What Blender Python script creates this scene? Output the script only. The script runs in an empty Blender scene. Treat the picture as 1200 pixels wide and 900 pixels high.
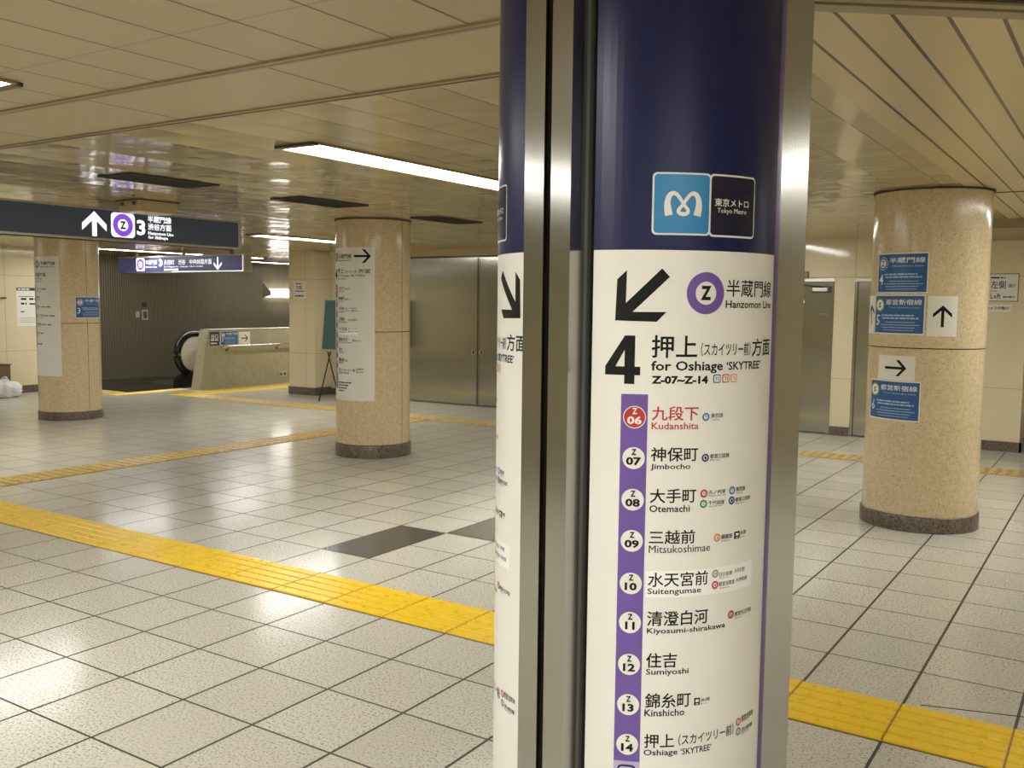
import bpy, bmesh, math, random
from mathutils import Vector, Matrix

random.seed(7)
S = bpy.context.scene
COL = S.collection
R_ = math.radians

# ------------------------------------------------------------------ camera, world, exposure
cam_d = bpy.data.cameras.new('camera')
cam_d.sensor_width = 36.0
cam_d.lens = 1110.82 / 1200 * 36.0
cam_d.clip_start = 0.05
cam_d.clip_end = 200
cam = bpy.data.objects.new('camera', cam_d)
COL.objects.link(cam)
EYE = Vector((0, 0, 1.589))


def cam_axes(yaw, pitch, roll):
    f = Vector((math.sin(yaw) * math.cos(pitch), math.cos(yaw) * math.cos(pitch), -math.sin(pitch)))
    r = Vector((math.cos(yaw), -math.sin(yaw), 0))
    u = r.cross(f)
    return r * math.cos(roll) + u * math.sin(roll), -r * math.sin(roll) + u * math.cos(roll), f


_r, _u, _f = cam_axes(R_(-33.0119), R_(4.8729), R_(0.6424))
cam.matrix_world = Matrix((
    (_r.x, _u.x, -_f.x, EYE.x),
    (_r.y, _u.y, -_f.y, EYE.y),
    (_r.z, _u.z, -_f.z, EYE.z),
    (0, 0, 0, 1)))
S.camera = cam

wd = bpy.data.worlds.new('world')
S.world = wd
wd.use_nodes = True
wd.node_tree.nodes['Background'].inputs[0].default_value = (1.0, 0.93, 0.78, 1)
wd.node_tree.nodes['Background'].inputs[1].default_value = 0.0

S.view_settings.view_transform = 'Standard'
S.view_settings.look = 'None'
S.view_settings.gamma = 1.0
S.view_settings.exposure = 0.0
S.view_settings.use_curve_mapping = False
TUBE = 26.6                     # radiance of the fluorescent diffusers
TUBE_COL = (0.975, 0.985, 0.95)
CEIL = 2.42


# ------------------------------------------------------------------ helpers
def srgb(r, g, b):
    def c(x):
        x /= 255.0
        return x / 12.92 if x <= 0.04045 else ((x + 0.055) / 1.055) ** 2.4
    return (c(r), c(g), c(b), 1.0)


class X:
    """A scalar socket with arithmetic, for short procedural materials."""
    def __init__(s, nt, sock):
        s.nt, s.s = nt, sock

    def op(s, kind, b=None, c=None):
        n = s.nt.nodes.new('ShaderNodeMath')
        n.operation = kind
        s.nt.links.new(s.s, n.inputs[0])
        for i, v in ((1, b), (2, c)):
            if v is None:
                continue
            if isinstance(v, X):
                s.nt.links.new(v.s, n.inputs[i])
            else:
                n.inputs[i].default_value = v
        return X(s.nt, n.outputs[0])

    def __add__(s, b): return s.op('ADD', b)
    def __sub__(s, b): return s.op('SUBTRACT', b)
    def __mul__(s, b): return s.op('MULTIPLY', b)
    def __truediv__(s, b): return s.op('DIVIDE', b)
    def lt(s, b): return s.op('LESS_THAN', b)
    def gt(s, b): return s.op('GREATER_THAN', b)
    def frac(s): return s.op('FRACT')
    def floor(s): return s.op('FLOOR')
    def abs(s): return s.op('ABSOLUTE')
    def max(s, b): return s.op('MAXIMUM', b)
    def min(s, b): return s.op('MINIMUM', b)


class Mat:
    def __init__(s, name, col=(0.8, 0.8, 0.8, 1), rough=0.5, metal=0.0, spec=0.5):
        s.m = bpy.data.materials.new(name)
        s.m.use_nodes = True
        s.nt = s.m.node_tree
        s.b = s.nt.nodes['Principled BSDF']
        s.b.inputs['Base Color'].default_value = col
        s.b.inputs['Roughness'].default_value = rough
        s.b.inputs['Metallic'].default_value = metal
        s.b.inputs['Specular IOR Level'].default_value = spec

    def new(s, t): return s.nt.nodes.new(t)

    def link(s, a, b): s.nt.links.new(a.s if isinstance(a, X) else a, b)

    def pos(s):
        g = s.new('ShaderNodeNewGeometry')
        sp = s.new('ShaderNodeSeparateXYZ')
        s.link(g.outputs['Position'], sp.inputs[0])
        s.P = g.outputs['Position']
        return [X(s.nt, o) for o in sp.outputs]

    def comb(s, *v):
        c = s.new('ShaderNodeCombineXYZ')
        for i, x in enumerate(v):
            if isinstance(x, X):
                s.link(x, c.inputs[i])
            else:
                c.inputs[i].default_value = x
        return c.outputs[0]

    def noise(s, vec, scale, detail=2.0, rough=0.5):
        n = s.new('ShaderNodeTexNoise')
        s.link(vec, n.inputs['Vector'])
        n.inputs['Scale'].default_value = scale
        n.inputs['Detail'].default_value = detail
        n.inputs['Roughness'].default_value = rough
        return X(s.nt, n.outputs[0])

    def white(s, vec):
        n = s.new('ShaderNodeTexWhiteNoise')
        s.link(vec, n.inputs['Vector'])
        return X(s.nt, n.outputs['Value'])

    def ramp(s, x, a, b):
        n = s.new('ShaderNodeMapRange')
        s.link(x, n.inputs[0])
        n.inputs[1].default_value = a
        n.inputs[2].default_value = b
        return X(s.nt, n.outputs[0])

    def mix(s, fac, a, b):
        n = s.new('ShaderNodeMix')
        n.data_type = 'RGBA'
        if isinstance(fac, X):
            s.link(fac, n.inputs[0])
        else:
            n.inputs[0].default_value = fac
        for v, i in ((a, 6), (b, 7)):
            if isinstance(v, tuple):
                n.inputs[i].default_value = v
            else:
                s.link(v, n.inputs[i])
        return n.outputs[2]

    def color(s, sock): s.link(sock, s.b.inputs['Base Color'])

    def rough(s, x): s.link(x, s.b.inputs['Roughness'])

    def bump(s, h, dist=1.0, strength=1.0):
        n = s.new('ShaderNodeBump')
        n.inputs['Strength'].default_value = strength
        n.inputs['Distance'].default_value = dist
        s.link(h, n.inputs['Height'])
        s.link(n.outputs[0], s.b.inputs['Normal'])

    def emit(s, col, strength):
        s.b.inputs['Emission Color'].default_value = col
        s.b.inputs['Emission Strength'].default_value = strength
        return s


def plain(name, col, rough=0.5, metal=0.0, spec=0.5):
    return Mat(name, col, rough, metal, spec).m


# ---- surfaces that writing is laid on: (u to the reader's right, v up)
class Flat:
    curved = False

    def __init__(s, o, u, n):
        s.o, s.u, s.n = Vector(o), Vector(u).normalized(), Vector(n).normalized()
        s.v = Vector((0, 0, 1)) if abs(s.n.z) < 0.5 else s.n.cross(s.u)
        if abs(s.n.z) < 0.5:
            s.v = s.n.cross(s.u).normalized()

    def pt(s, u, v, off=0.0):
        return s.o + s.u * u + s.v * v + s.n * off


class Round:
    curved = True

    def __init__(s, c, r, az, z0=0.0):
        s.c, s.r, s.az, s.z0 = Vector((c[0], c[1], 0)), r, R_(az), z0

    def pt(s, u, v, off=0.0):
        a = s.az + u / s.r
        return s.c + Vector((math.cos(a), math.sin(a), 0)) * (s.r + off) + Vector((0, 0, s.z0 + v))


_text_cache = {}


def text_mesh(body, bold, res):
    key = (body, round(bold, 4), res)
    if key not in _text_cache:
        c = bpy.data.curves.new('lettering', 'FONT')
        c.body = body
        c.size = 1.0
        c.offset = bold
        c.resolution_u = res
        c.fill_mode = 'FRONT'
        o = bpy.data.objects.new('lettering', c)
        COL.objects.link(o)
        dg = bpy.context.evaluated_depsgraph_get()
        m = bpy.data.meshes.new_from_object(o.evaluated_get(dg))
        vs = [(v.co.x, v.co.y) for v in m.vertices]
        fs = [list(p.vertices) for p in m.polygons]
        bpy.data.objects.remove(o)
        bpy.data.curves.remove(c)
        bpy.data.meshes.remove(m)
        x0, x1 = min(v[0] for v in vs), max(v[0] for v in vs)
        y0, y1 = min(v[1] for v in vs), max(v[1] for v in vs)
        vs = [((x - x0) / (x1 - x0), (y - y0) / (y1 - y0)) for x, y in vs]
        _text_cache[key] = (vs, fs, x1 - x0)
    return _text_cache[key][:2]


def text_size(body, bold, res):
    text_mesh(body, bold, res)
    return _text_cache[(body, round(bold, 4), res)][2]


class MB:
    """Collects shapes; build() links them as ONE mesh object."""
    def __init__(s):
        s.v, s.f, s.mi, s.mats, s.sm = [], [], [], [], []

    def slot(s, m):
        if m not in s.mats:
            s.mats.append(m)
        return s.mats.index(m)

    def add(s, vs, fs, m, smooth=False):
        k = len(s.v)
        s.v += [Vector(v) for v in vs]
        i = s.slot(m)
        for f in fs:
            s.f.append([k + a for a in f])
            s.mi.append(i)
            s.sm.append(smooth)
        return s

    def box(s, lo, hi, m, bevel=0.0, rz=0.0, about=None):
        bm = bmesh.new()
        bmesh.ops.create_cube(bm, size=1.0)
        c = [(a + b) / 2 for a, b in zip(lo, hi)]
        d = [abs(b - a) for a, b in zip(lo, hi)]
        for v in bm.verts:
            v.co = Vector((v.co.x * d[0], v.co.y * d[1], v.co.z * d[2])) + Vector(c)
        if bevel > 0:
            bmesh.ops.bevel(bm, geom=list(bm.edges), offset=bevel, segments=2, affect='EDGES', profile=0.5)
        if rz:
            p = Vector(about if about else c)
            bmesh.ops.rotate(bm, verts=bm.verts, cent=p, matrix=Matrix.Rotation(rz, 3, 'Z'))
        return s.bm(bm, m)

    def bm(s, bm, m, smooth=False):
        bm.verts.index_update()
        s.add([v.co.copy() for v in bm.verts], [[v.index for v in f.verts] for f in bm.faces], m, smooth)
        bm.free()
        return s

    def lathe(s, c, prof, m, seg=96, smooth=True, cap=True, mat2=None):
        vs, fs = [], []
        for r, z in prof:
            for k in range(seg):
                a = 2 * math.pi * k / seg
                vs.append((c[0] + r * math.cos(a), c[1] + r * math.sin(a), c[2] + z))
        for j in range(len(prof) - 1):
            for k in range(seg):
                k2 = (k + 1) % seg
                fs.append([j * seg + k, j * seg + k2, (j + 1) * seg + k2, (j + 1) * seg + k])
        s.add(vs, fs, m, smooth)
        if cap:
            n = len(prof) - 1
            s.add([vs[n * seg + k] for k in range(seg)], [list(range(seg))], m)
            s.add([vs[k] for k in range(seg)], [list(reversed(range(seg)))], m)
        return s

    def tube(s, pts, r, m, seg=10, closed=False):
        pts = [Vector(p) for p in pts]
        rings, n = [], len(pts)
        up = Vector((0, 0, 1))
        for i, p in enumerate(pts):
            a = pts[(i - 1) % n] if (i > 0 or closed) else p
            b = pts[(i + 1) % n] if (i < n - 1 or closed) else p
            t = (b - a).normalized()
            x = t.cross(up)
            if x.length < 1e-3:
                x = t.cross(Vector((1, 0, 0)))
            x.normalize()
            y = x.cross(t)
            rings.append([p + (x * math.cos(2 * math.pi * k / seg) + y * math.sin(2 * math.pi * k / seg)) * r for k in range(seg)])
        vs = [v for g in rings for v in g]
        fs = []
        for i in range(n if closed else n - 1):
            j = (i + 1) % n
            for k in range(seg):
                k2 = (k + 1) % seg
                fs.append([i * seg + k, i * seg + k2, j * seg + k2, j * seg + k])
        if not closed:
            fs.append(list(reversed(range(seg))))
            fs.append([(n - 1) * seg + k for k in range(seg)])
        return s.add(vs, fs, m, True)

    def prism(s, outline, axis, a, b, m, smooth=False):
        """Extrude a 2D outline along axis 'x','y' or 'z' from a to b."""
        def P(p, w):
            return {'x': (w, p[0], p[1]), 'y': (p[0], w, p[1]), 'z': (p[0], p[1], w)}[axis]
        n = len(outline)
        vs = [P(p, a) for p in outline] + [P(p, b) for p in outline]
        fs = [[i, (i + 1) % n, n + (i + 1) % n, n + i] for i in range(n)]
        s.add(vs, fs, m, smooth)
        s.add(vs, [list(reversed(range(n))), list(range(n, 2 * n))], m)
        return s

    # ---- flat marks on a surface
    def mark(s, T, vs, fs, m, off):
        if not T.curved:
            return s.add([T.pt(u, v, off) for u, v in vs], fs, m)
        bm = bmesh.new()
        bv = [bm.verts.new((u, v, 0)) for u, v in vs]
        for f in fs:
            try:
                bm.faces.new([bv[i] for i in f])
            except ValueError:
                pass
        bmesh.ops.triangulate(bm, faces=[f for f in bm.faces if len(f.verts) > 3])
        u0, u1 = min(v[0] for v in vs), max(v[0] for v in vs)
        step = T.r * 0.045
        for k in range(math.floor(u0 / step) + 1, math.ceil(u1 / step)):
            bmesh.ops.bisect_plane(bm, geom=list(bm.verts) + list(bm.edges) + list(bm.faces),
                                   plane_co=(k * step, 0, 0), plane_no=(1, 0, 0), dist=1e-6)
        for v in bm.verts:
            v.co = T.pt(v.co.x, v.co.y, off)
        return s.bm(bm, m, False)

    def text(s, T, body, u, v, w, h, m, off=0.0008, bold=0.012, res=2):
        if 'M' in body and bold > 0:        # heavier strokes by overprinting: a widened M closes up
            for k in (-1, 1):
                s.text(T, body, u + k * bold * h * 0.5, v, w, h, m, off, 0.0, res)
            return s
        vs, fs = text_mesh(body, bold, res)
        return s.mark(T, [(u + x * w, v + y * h) for x, y in vs], fs, m, off)

    def ntext(s, T, body, u, v, wref, h, m, off, bold, res, ref):
        """Text of height h centred on u at its natural width, where the string ref would be wref wide."""
        k = text_size(body, bold, res) / text_size(ref, bold, res)
        return s.text(T, body, u - wref * k / 2, v, wref * k, h, m, off, bold, res)

    def rect(s, T, u0, v0, u1, v1, m, off=0.0006):
        return s.mark(T, [(u0, v0), (u1, v0), (u1, v1), (u0, v1)], [[0, 1, 2, 3]], m, off)

    def rrect(s, T, u0, v0, u1, v1, r, m, off=0.0006):
        o = []
        for cx, cy, a0 in ((u1 - r, v1 - r, 0), (u0 + r, v1 - r, 90), (u0 + r, v0 + r, 180), (u1 - r, v0 + r, 270)):
            for k in range(6):
                a = R_(a0 + 18 * k)
                o.append((cx + r * math.cos(a), cy + r * math.sin(a)))
        return s.mark(T, o, [list(range(len(o)))], m, off)

    def poly(s, T, pts, m, off=0.0006):
        return s.mark(T, pts, [list(range(len(pts)))], m, off)

    def disc(s, T, u, v, r, m, off=0.0006, n=40):
        return s.poly(T, [(u + r * math.cos(2 * math.pi * k / n), v + r * math.sin(2 * math.pi * k / n)) for k in range(n)], m, off)

    def ring(s, T, u, v, ro, ri, m, off=0.0006, n=48):
        vs, fs = [], []
        for k in range(n):
            a = 2 * math.pi * k / n
            vs += [(u + ro * math.cos(a), v + ro * math.sin(a)), (u + ri * math.cos(a), v + ri * math.sin(a))]
        for k in range(n):
            a, b = 2 * k, 2 * ((k + 1) % n)
            fs.append([a, b, b + 1, a + 1])
        return s.mark(T, vs, fs, m, off)

    def stroke(s, T, pts, w, m, off=0.0008):
        """A band of width w[i] along a 2D path."""
        vs, fs = [], []
        n = len(pts)
        for i, p in enumerate(pts):
            a, b = pts[max(i - 1, 0)], pts[min(i + 1, n - 1)]
            d = Vector((b[0] - a[0], b[1] - a[1])).normalized()
            hw = (w[i] if isinstance(w, (list, tuple)) else w) / 2
            vs += [(p[0] - d.y * hw, p[1] + d.x * hw), (p[0] + d.y * hw, p[1] - d.x * hw)]
        for i in range(n - 1):
            fs.append([2 * i + 1, 2 * i + 3, 2 * i + 2, 2 * i])
        return s.mark(T, vs, fs, m, off)

    def sheet(s, T, u0, v0, u1, v1, m, t=0.0015):
        """A thin sheet (paper, vinyl, board) with real thickness t standing on the surface T."""
        n = max(1, int((u1 - u0) / (T.r * 0.045)) + 1) if T.curved else 1
        vs, fs = [], []
        for i in range(n + 1):
            u = u0 + (u1 - u0) * i / n
            vs += [T.pt(u, v0, t), T.pt(u, v1, t), T.pt(u, v0, 0.0001), T.pt(u, v1, 0.0001)]
        for i in range(n):
            a, b = 4 * i, 4 * (i + 1)
            fs += [[a, b, b + 1, a + 1], [a + 2, a + 3, b + 3, b + 2], [a, a + 2, b + 2, b], [a + 1, b + 1, b + 3, a + 3]]
        fs += [[0, 1, 3, 2], [4 * n, 4 * n + 2, 4 * n + 3, 4 * n + 1]]
        return s.add(vs, fs, m, False)

    def build(s, name, parent=None, kind=None):
        me = bpy.data.meshes.new(name)
        o = bpy.data.objects.new(name, me)
        org = Vector((0, 0, 0))
        p = parent
        while p is not None:
            org += p.location
            p = p.parent
        me.from_pydata([v - org for v in s.v], [], s.f)
        for m in s.mats:
            me.materials.append(m)
        for i, p in enumerate(me.polygons):
            p.material_index = s.mi[i]
            p.use_smooth = s.sm[i]
        me.validate()
        me.update()
        COL.objects.link(o)
        o.parent = parent
        if kind:
            o['kind'] = kind
        return o


def thing(name, label, cat, loc, group=None):
    o = bpy.data.objects.new(name, None)
    o.empty_display_size = 0.1
    COL.objects.link(o)
    o.location = loc
    tag(o, label, cat, group)
    return o


def tag(o, label, cat, group=None):
    o['label'], o['category'], o['kind'] = label, cat, 'thing'
    if group:
        o['group'] = group
    return o


# ------------------------------------------------------------------ materials
ANISO_ROT = 0.0


def floor_material():
    M = Mat('floor_tile', rough=0.2)
    x, y, z = M.pos()
    tx, ty = (x - 0.1196) / 0.4, (y - 0.36) / 0.4
    fx, fy = tx.frac(), ty.frac()
    jx = (fx.min(fx * -1.0 + 1.0)).lt(0.015)
    jy = (fy.min(fy * -1.0 + 1.0)).lt(0.0115)
    j = jx.max(jy)
    cell = M.white(M.comb(tx.floor(), ty.floor(), 3.0))
    fine = M.noise(M.P, 95.0, 3.0, 0.7)
    spk = M.ramp(fine, 0.36, 0.50)
    blot = M.noise(M.P, 3.0, 3.0)
    c = M.mix(spk, srgb(142, 136, 122), srgb(216, 211, 198))
    c = M.mix(M.ramp(blot, 0.45, 0.8) * 0.6, c, srgb(208, 202, 188))
    d = M.mix(cell * 0.22, c, srgb(172, 165, 146))
    c2 = M.mix(j, d, srgb(64, 57, 44))
    M.color(c2)
    M.rough(M.noise(M.P, 6.0, 2.0) * 0.12 + 0.11 + j * 0.5)
    wav = M.noise(M.P, 1.6, 1.0)
    M.bump(j * -0.0012 + fine * 0.00012 + cell * 0.0001 + wav * 0.0008, 1.0, 1.0)
    return M.m


def ceil_material(name, width, ox, jw, wave, rough, col, cross=None, joint=(84, 66, 40)):
    """Enamelled ceiling slats running away along y, each with its own slight tilt."""
    M = Mat(name, rough=rough, spec=0.6)
    x, y, z = M.pos()
    t = (x - ox) / width
    f, i = t.frac(), t.floor()
    j = (f.min(f * -1.0 + 1.0)).lt(jw / width)
    if cross:
        per, oy, cw = cross
        g = ((y - oy) / per).frac()
        jc = (g.min(g * -1.0 + 1.0)).lt(cw / per)
    r1 = M.white(M.comb(i, 1.0, 0.0))
    tone = M.mix(r1 * 0.35, col, tuple(a * 0.86 for a in col[:3]) + (1,))
    if cross:
        tone = M.mix(jc * 0.6, tone, tuple(a * 0.55 for a in col[:3]) + (1,))
    M.color(M.mix(j, tone, srgb(*joint)))
    if wave:
        n1 = M.noise(M.comb(x * 0.8, y * 1.5, i * 7.3), 2.2, 1.0)
        bow = (f - 0.5) * (f - 0.5)
        M.bump(((r1 - 0.5) * f * width * 0.05 + bow * width * 0.02 + n1 * 0.010) * (wave * 1.15) - j * 0.002, 1.0, 1.0)
    else:
        M.bump(j * -0.002, 1.0, 1.0)
    return M.m


def granite(name, base, dark, light, scale, rough, amount=(0.40, 0.52)):
    M = Mat(name, rough=rough)
    M.pos()
    a = M.noise(M.P, scale, 4.0, 0.7)
    b = M.noise(M.P, scale * 0.35, 2.0)
    c = M.mix(M.ramp(b, 0.35, 0.65), base, light)
    M.color(M.mix(M.ramp(a, amount[1], amount[0]), c, dark))
    return M.m


def brushed(name, col, rough, aniso=0.6, bend=0.0):
    """Stainless steel with a vertical grain: reflections spread sideways along the horizontal tangent."""
    M = Mat(name, col, rough, 1.0)
    x, y, z = M.pos()
    M.b.inputs['Anisotropic'].default_value = aniso
    M.b.inputs['Anisotropic Rotation'].default_value = ANISO_ROT
    tg = M.new('ShaderNodeTangent')
    tg.direction_type = 'RADIAL'
    tg.axis = 'Z'
    M.link(tg.outputs[0], M.b.inputs['Tangent'])
    if bend:
        M.bump(M.noise(M.comb(x * 1.0, y * 1.0, z * 0.8), 1.3, 1.0) * bend, 1.0, 1.0)
    g = M.noise(M.comb(x * 60.0, y * 60.0, z * 0.5), 2.0, 2.0)
    M.color(M.mix(g, tuple(c * 0.93 for c in col[:3]) + (1,), col))
    M.rough(M.noise(M.comb(x * 3.0, y * 3.0, z * 0.6), 2.0, 2.0) * 0.08 + (rough - 0.04))
    return M.m


def wall_tile(name, col, rough=0.08):
    M = Mat(name, rough=rough)
    x, y, z = M.pos()
    n = M.noise(M.P, 1.4, 3.0)
    s = M.noise(M.P, 90.0, 2.0)
    c = M.mix(M.ramp(n, 0.3, 0.75), col, tuple(a * 0.9 for a in col[:3]) + (1,))
    c = M.mix(M.ramp(s, 0.60, 0.72) * 0.3, c, srgb(176, 160, 128))
    # panel joints: 0.9 m wide sheets in courses
    g = ((x + y + 0.13) / 0.62).frac()
    k = ((z + 0.54) / 1.245).frac()
    j = (g.min(g * -1.0 + 1.0)).lt(0.004).max((k.min(k * -1.0 + 1.0)).lt(0.0018))
    M.color(M.mix(j, c, srgb(150, 138, 108)))
    M.bump(j * -0.001 + n * 0.0002, 1.0, 1.0)
    return M.m


def tactile(name, col, worn, amt=0.55):
    M = Mat(name, rough=0.3)
    M.pos()
    n = M.noise(M.P, 9.0, 4.0, 0.65)
    M.color(M.mix(M.ramp(n, amt, amt + 0.25), col, worn))
    M.rough(M.noise(M.P, 20.0, 2.0) * 0.2 + 0.2)
    return M.m


M_FLOOR = floor_material()
M_CEIL_NEAR = ceil_material('ceiling_panel_near', 0.293, -2.295, 0.005, 0.25, 0.35, srgb(180, 166, 130), cross=(1.66, 1.985, 0.006))
M_CEIL_BAND = ceil_material('ceiling_panel_band', 1.09, -2.64, 0.006, 0.0, 0.35, srgb(180, 166, 128))
M_CEIL_FAR = ceil_material('ceiling_panel_enamel', 0.293, -2.295, 0.003, 1.0, 0.13, srgb(182, 168, 130), cross=(2.2, 2.95, 0.003), joint=(120, 104, 72))
M_CEIL_SLAT = ceil_material('ceiling_slat', 0.133, -0.484, 0.0062, 0.12, 0.28, srgb(202, 184, 138), joint=(60, 42, 20))
M_TRIM = plain('ceiling_trim_paint', srgb(150, 134, 100), 0.35)
M_GAP = plain('shadow_gap_black', srgb(52, 42, 28), 0.7)
M_GRANITE = granite('beige_granite', srgb(207, 187, 149), srgb(172, 147, 110), srgb(217, 199, 163), 80.0, 0.16, (0.34, 0.46))
M_PLINTH = granite('dark_granite', srgb(104, 94, 82), srgb(66, 58, 50), srgb(120, 108, 94), 60.0, 0.3)
M_CREAM = wall_tile('cream_wall_tile', srgb(226, 214, 180))
M_STEEL = brushed('brushed_steel', srgb(174, 172, 166), 0.19, 0.85)
M_STEEL_DOOR = brushed('steel_door_sheet', srgb(176, 175, 163), 0.20, 0.95, 0.0010)
M_STEEL_DARK = plain('dark_steel', srgb(96, 90, 80), 0.35, 0.8)
M_CHROME = plain('chrome', srgb(210, 205, 196), 0.15, 1.0)
M_SEAL = plain('grey_seal', srgb(80, 82, 80), 0.7)
M_RUBBER = plain('black_rubber', srgb(24, 23, 22), 0.5)
M_HANDRUB = plain('handrail_rubber', srgb(14, 14, 15), 0.22)
M_WHITE = plain('sign_white', srgb(238, 236, 230), 0.35)
M_PATCH = plain('sticker_white', srgb(250, 250, 248), 0.4)
M_PAPER = plain('paper_white', srgb(230, 226, 214), 0.6)
M_SHEET = plain('sheet_grey_white', srgb(230, 228, 220), 0.4)
M_NAVY = plain('sign_navy', srgb(25, 32, 78), 0.30, 0.0, 0.32)
M_NAVYDARK = plain('sign_navy_dark', srgb(26, 28, 52), 0.25)
M_SKY = plain('logo_blue', srgb(38, 132, 190), 0.3)
M_INK = plain('ink_black', srgb(16, 15, 15), 0.5, 0.0, 0.25)
M_GREYINK = plain('ink_grey', srgb(96, 92, 90), 0.5)
M_PURPLE = plain('line_purple', srgb(112, 84, 164), 0.32)
M_LAVENDER = plain('line_lavender', srgb(190, 180, 216), 0.35)
M_RED = plain('ink_red', srgb(186, 52, 52), 0.35)
M_POSTER = plain('poster_blue', srgb(40, 92, 150), 0.4)
M_POSTERDARK = plain('poster_navy', srgb(36, 52, 84), 0.4)
M_PALEBLUE = plain('ink_pale_blue', srgb(176, 200, 224), 0.45)
M_GREEN = plain('line_green', srgb(120, 176, 72), 0.4)
M_VENT = plain('vent_dark', srgb(48, 42, 36), 0.55)
M_CONCRETE = granite('concrete_parapet', srgb(156, 150, 126), srgb(150, 144, 120), srgb(162, 156, 132), 9.0, 0.45, (0.36, 0.56))
M_RIB = Mat('ribbed_wall_bronze', srgb(120, 112, 94), 0.30, 0.35).m
M_BLACK = plain('black_plate', srgb(26, 25, 25), 0.16)
M_TREAD = plain('step_metal', srgb(70, 68, 66), 0.35, 0.7)
M_YELLOW = tactile('tactile_yellow', srgb(246, 204, 26), srgb(226, 180, 30), 0.70)
M_GROOVE = plain('tactile_groove', srgb(150, 108, 20), 0.5)
M_YELLOWBASE = plain('tactile_yellow_base', srgb(196, 146, 26), 0.5)
M_OCHRE = tactile('tactile_ochre', srgb(176, 146, 88), srgb(160, 130, 76), 0.45)
M_OCHREBAR = tactile('tactile_ochre_bar', srgb(212, 180, 96), srgb(190, 158, 84), 0.5)
M_BOARD = plain('chalkboard_green', srgb(52, 86, 76), 0.4)
M_ALU = plain('aluminium', srgb(196, 192, 182), 0.35, 0.9)
M_BEIGE = plain('beige_enamel', srgb(190, 172, 132), 0.35)
M_BROWN = plain('brown_enamel', srgb(112, 92, 70), 0.4)
M_BAG = Mat('white_plastic', srgb(222, 222, 222), 0.35).m
M_SIGNFACE = Mat('sign_face_dark', srgb(58, 66, 82), 0.4).emit((0.5, 0.6, 0.8, 1), 0.022).m
M_LIT = Mat('sign_lit_white', srgb(240, 240, 240), 0.4).emit((0.93, 0.92, 1.0, 1), 1.25).m
M_LITPURPLE = Mat('sign_lit_purple', srgb(110, 70, 190), 0.4).emit((0.20, 0.07, 0.62, 1), 1.0).m
M_LITFACE = Mat('sign_lit_navy', srgb(60, 62, 100), 0.3).emit((0.10, 0.10, 0.22, 1), 0.28).m
M_LITINK = Mat('sign_lit_ink', srgb(40, 36, 60), 0.4).m
M_TUBE = Mat('fluorescent_diffuser', (0.9, 0.9, 0.85, 1), 0.4).emit(TUBE_COL + (1,), TUBE).m
BADGE = {
    'T': plain('badge_blue', srgb(58, 124, 190), 0.4), 'I': plain('badge_navy', srgb(46, 66, 140), 0.4),
    'M': plain('badge_red', srgb(196, 58, 56), 0.4), 'C': plain('badge_green', srgb(60, 152, 116), 0.4),
    'G': plain('badge_orange', srgb(226, 146, 66), 0.4), 'H': plain('badge_silver', srgb(160, 158, 156), 0.4),
    'A': plain('badge_rose', srgb(200, 66, 84), 0.4), 'E': plain('badge_magenta', srgb(176, 44, 76), 0.4),
    'S': plain('badge_grey_green', srgb(110, 136, 128), 0.4)}


# ================================================================== THE SETTING
def slab(name, lo, hi, m, bevel=0.0):
    return MB().box(lo, hi, m, bevel).build(name, None, 'structure')


fl = MB()
for x0, x1, y0, y1 in ((-16.9, 6.0, -5.2, 12.3), (-13.93, 6.0, 12.3, 22.0), (-16.9, -13.93, 20.0, 22.0)):
    fl.add([(x0, y0, 0), (x1, y0, 0), (x1, y1, 0), (x0, y1, 0)], [[0, 1, 2, 3]], M_FLOOR)
    fl.add([(x0, y0, -0.2), (x1, y0, -0.2), (x1, y1, -0.2), (x0, y1, -0.2)], [[3, 2, 1, 0]], M_CONCRETE)
fl.build('floor', None, 'structure')

# dark inlaid floor tiles in the grid
INK1 = granite('inlay_charcoal', srgb(84, 82, 76), srgb(58, 56, 52), srgb(94, 92, 86), 120.0, 0.2)
INK2 = granite('inlay_brown', srgb(100, 88, 76), srgb(70, 60, 52), srgb(110, 98, 86), 120.0, 0.2)
slab('floor_inlay_tile', (-4.277, 4.363, -0.01), (-3.883, 5.157, 0.0012), INK1)
slab('floor_inlay_tile', (-3.877, 5.163, -0.01), (-3.083, 5.957, 0.0012), INK2)
MB().tube([(-0.62, 3.99, 0.0), (-0.2, 4.12, 0.0), (0.5, 4.42, 0.0), (1.4, 4.8, 0.0)], 0.0025, M_GAP, 6).build('floor_crack', None, 'structure')

ce = MB()


def down(pts, m):
    ce.add([(x, y, CEIL) for x, y in pts], [list(reversed(range(len(pts))))], m)
    ce.add([(x, y, CEIL + 0.15) for x, y in pts], [list(range(len(pts)))], M_TRIM)


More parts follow.
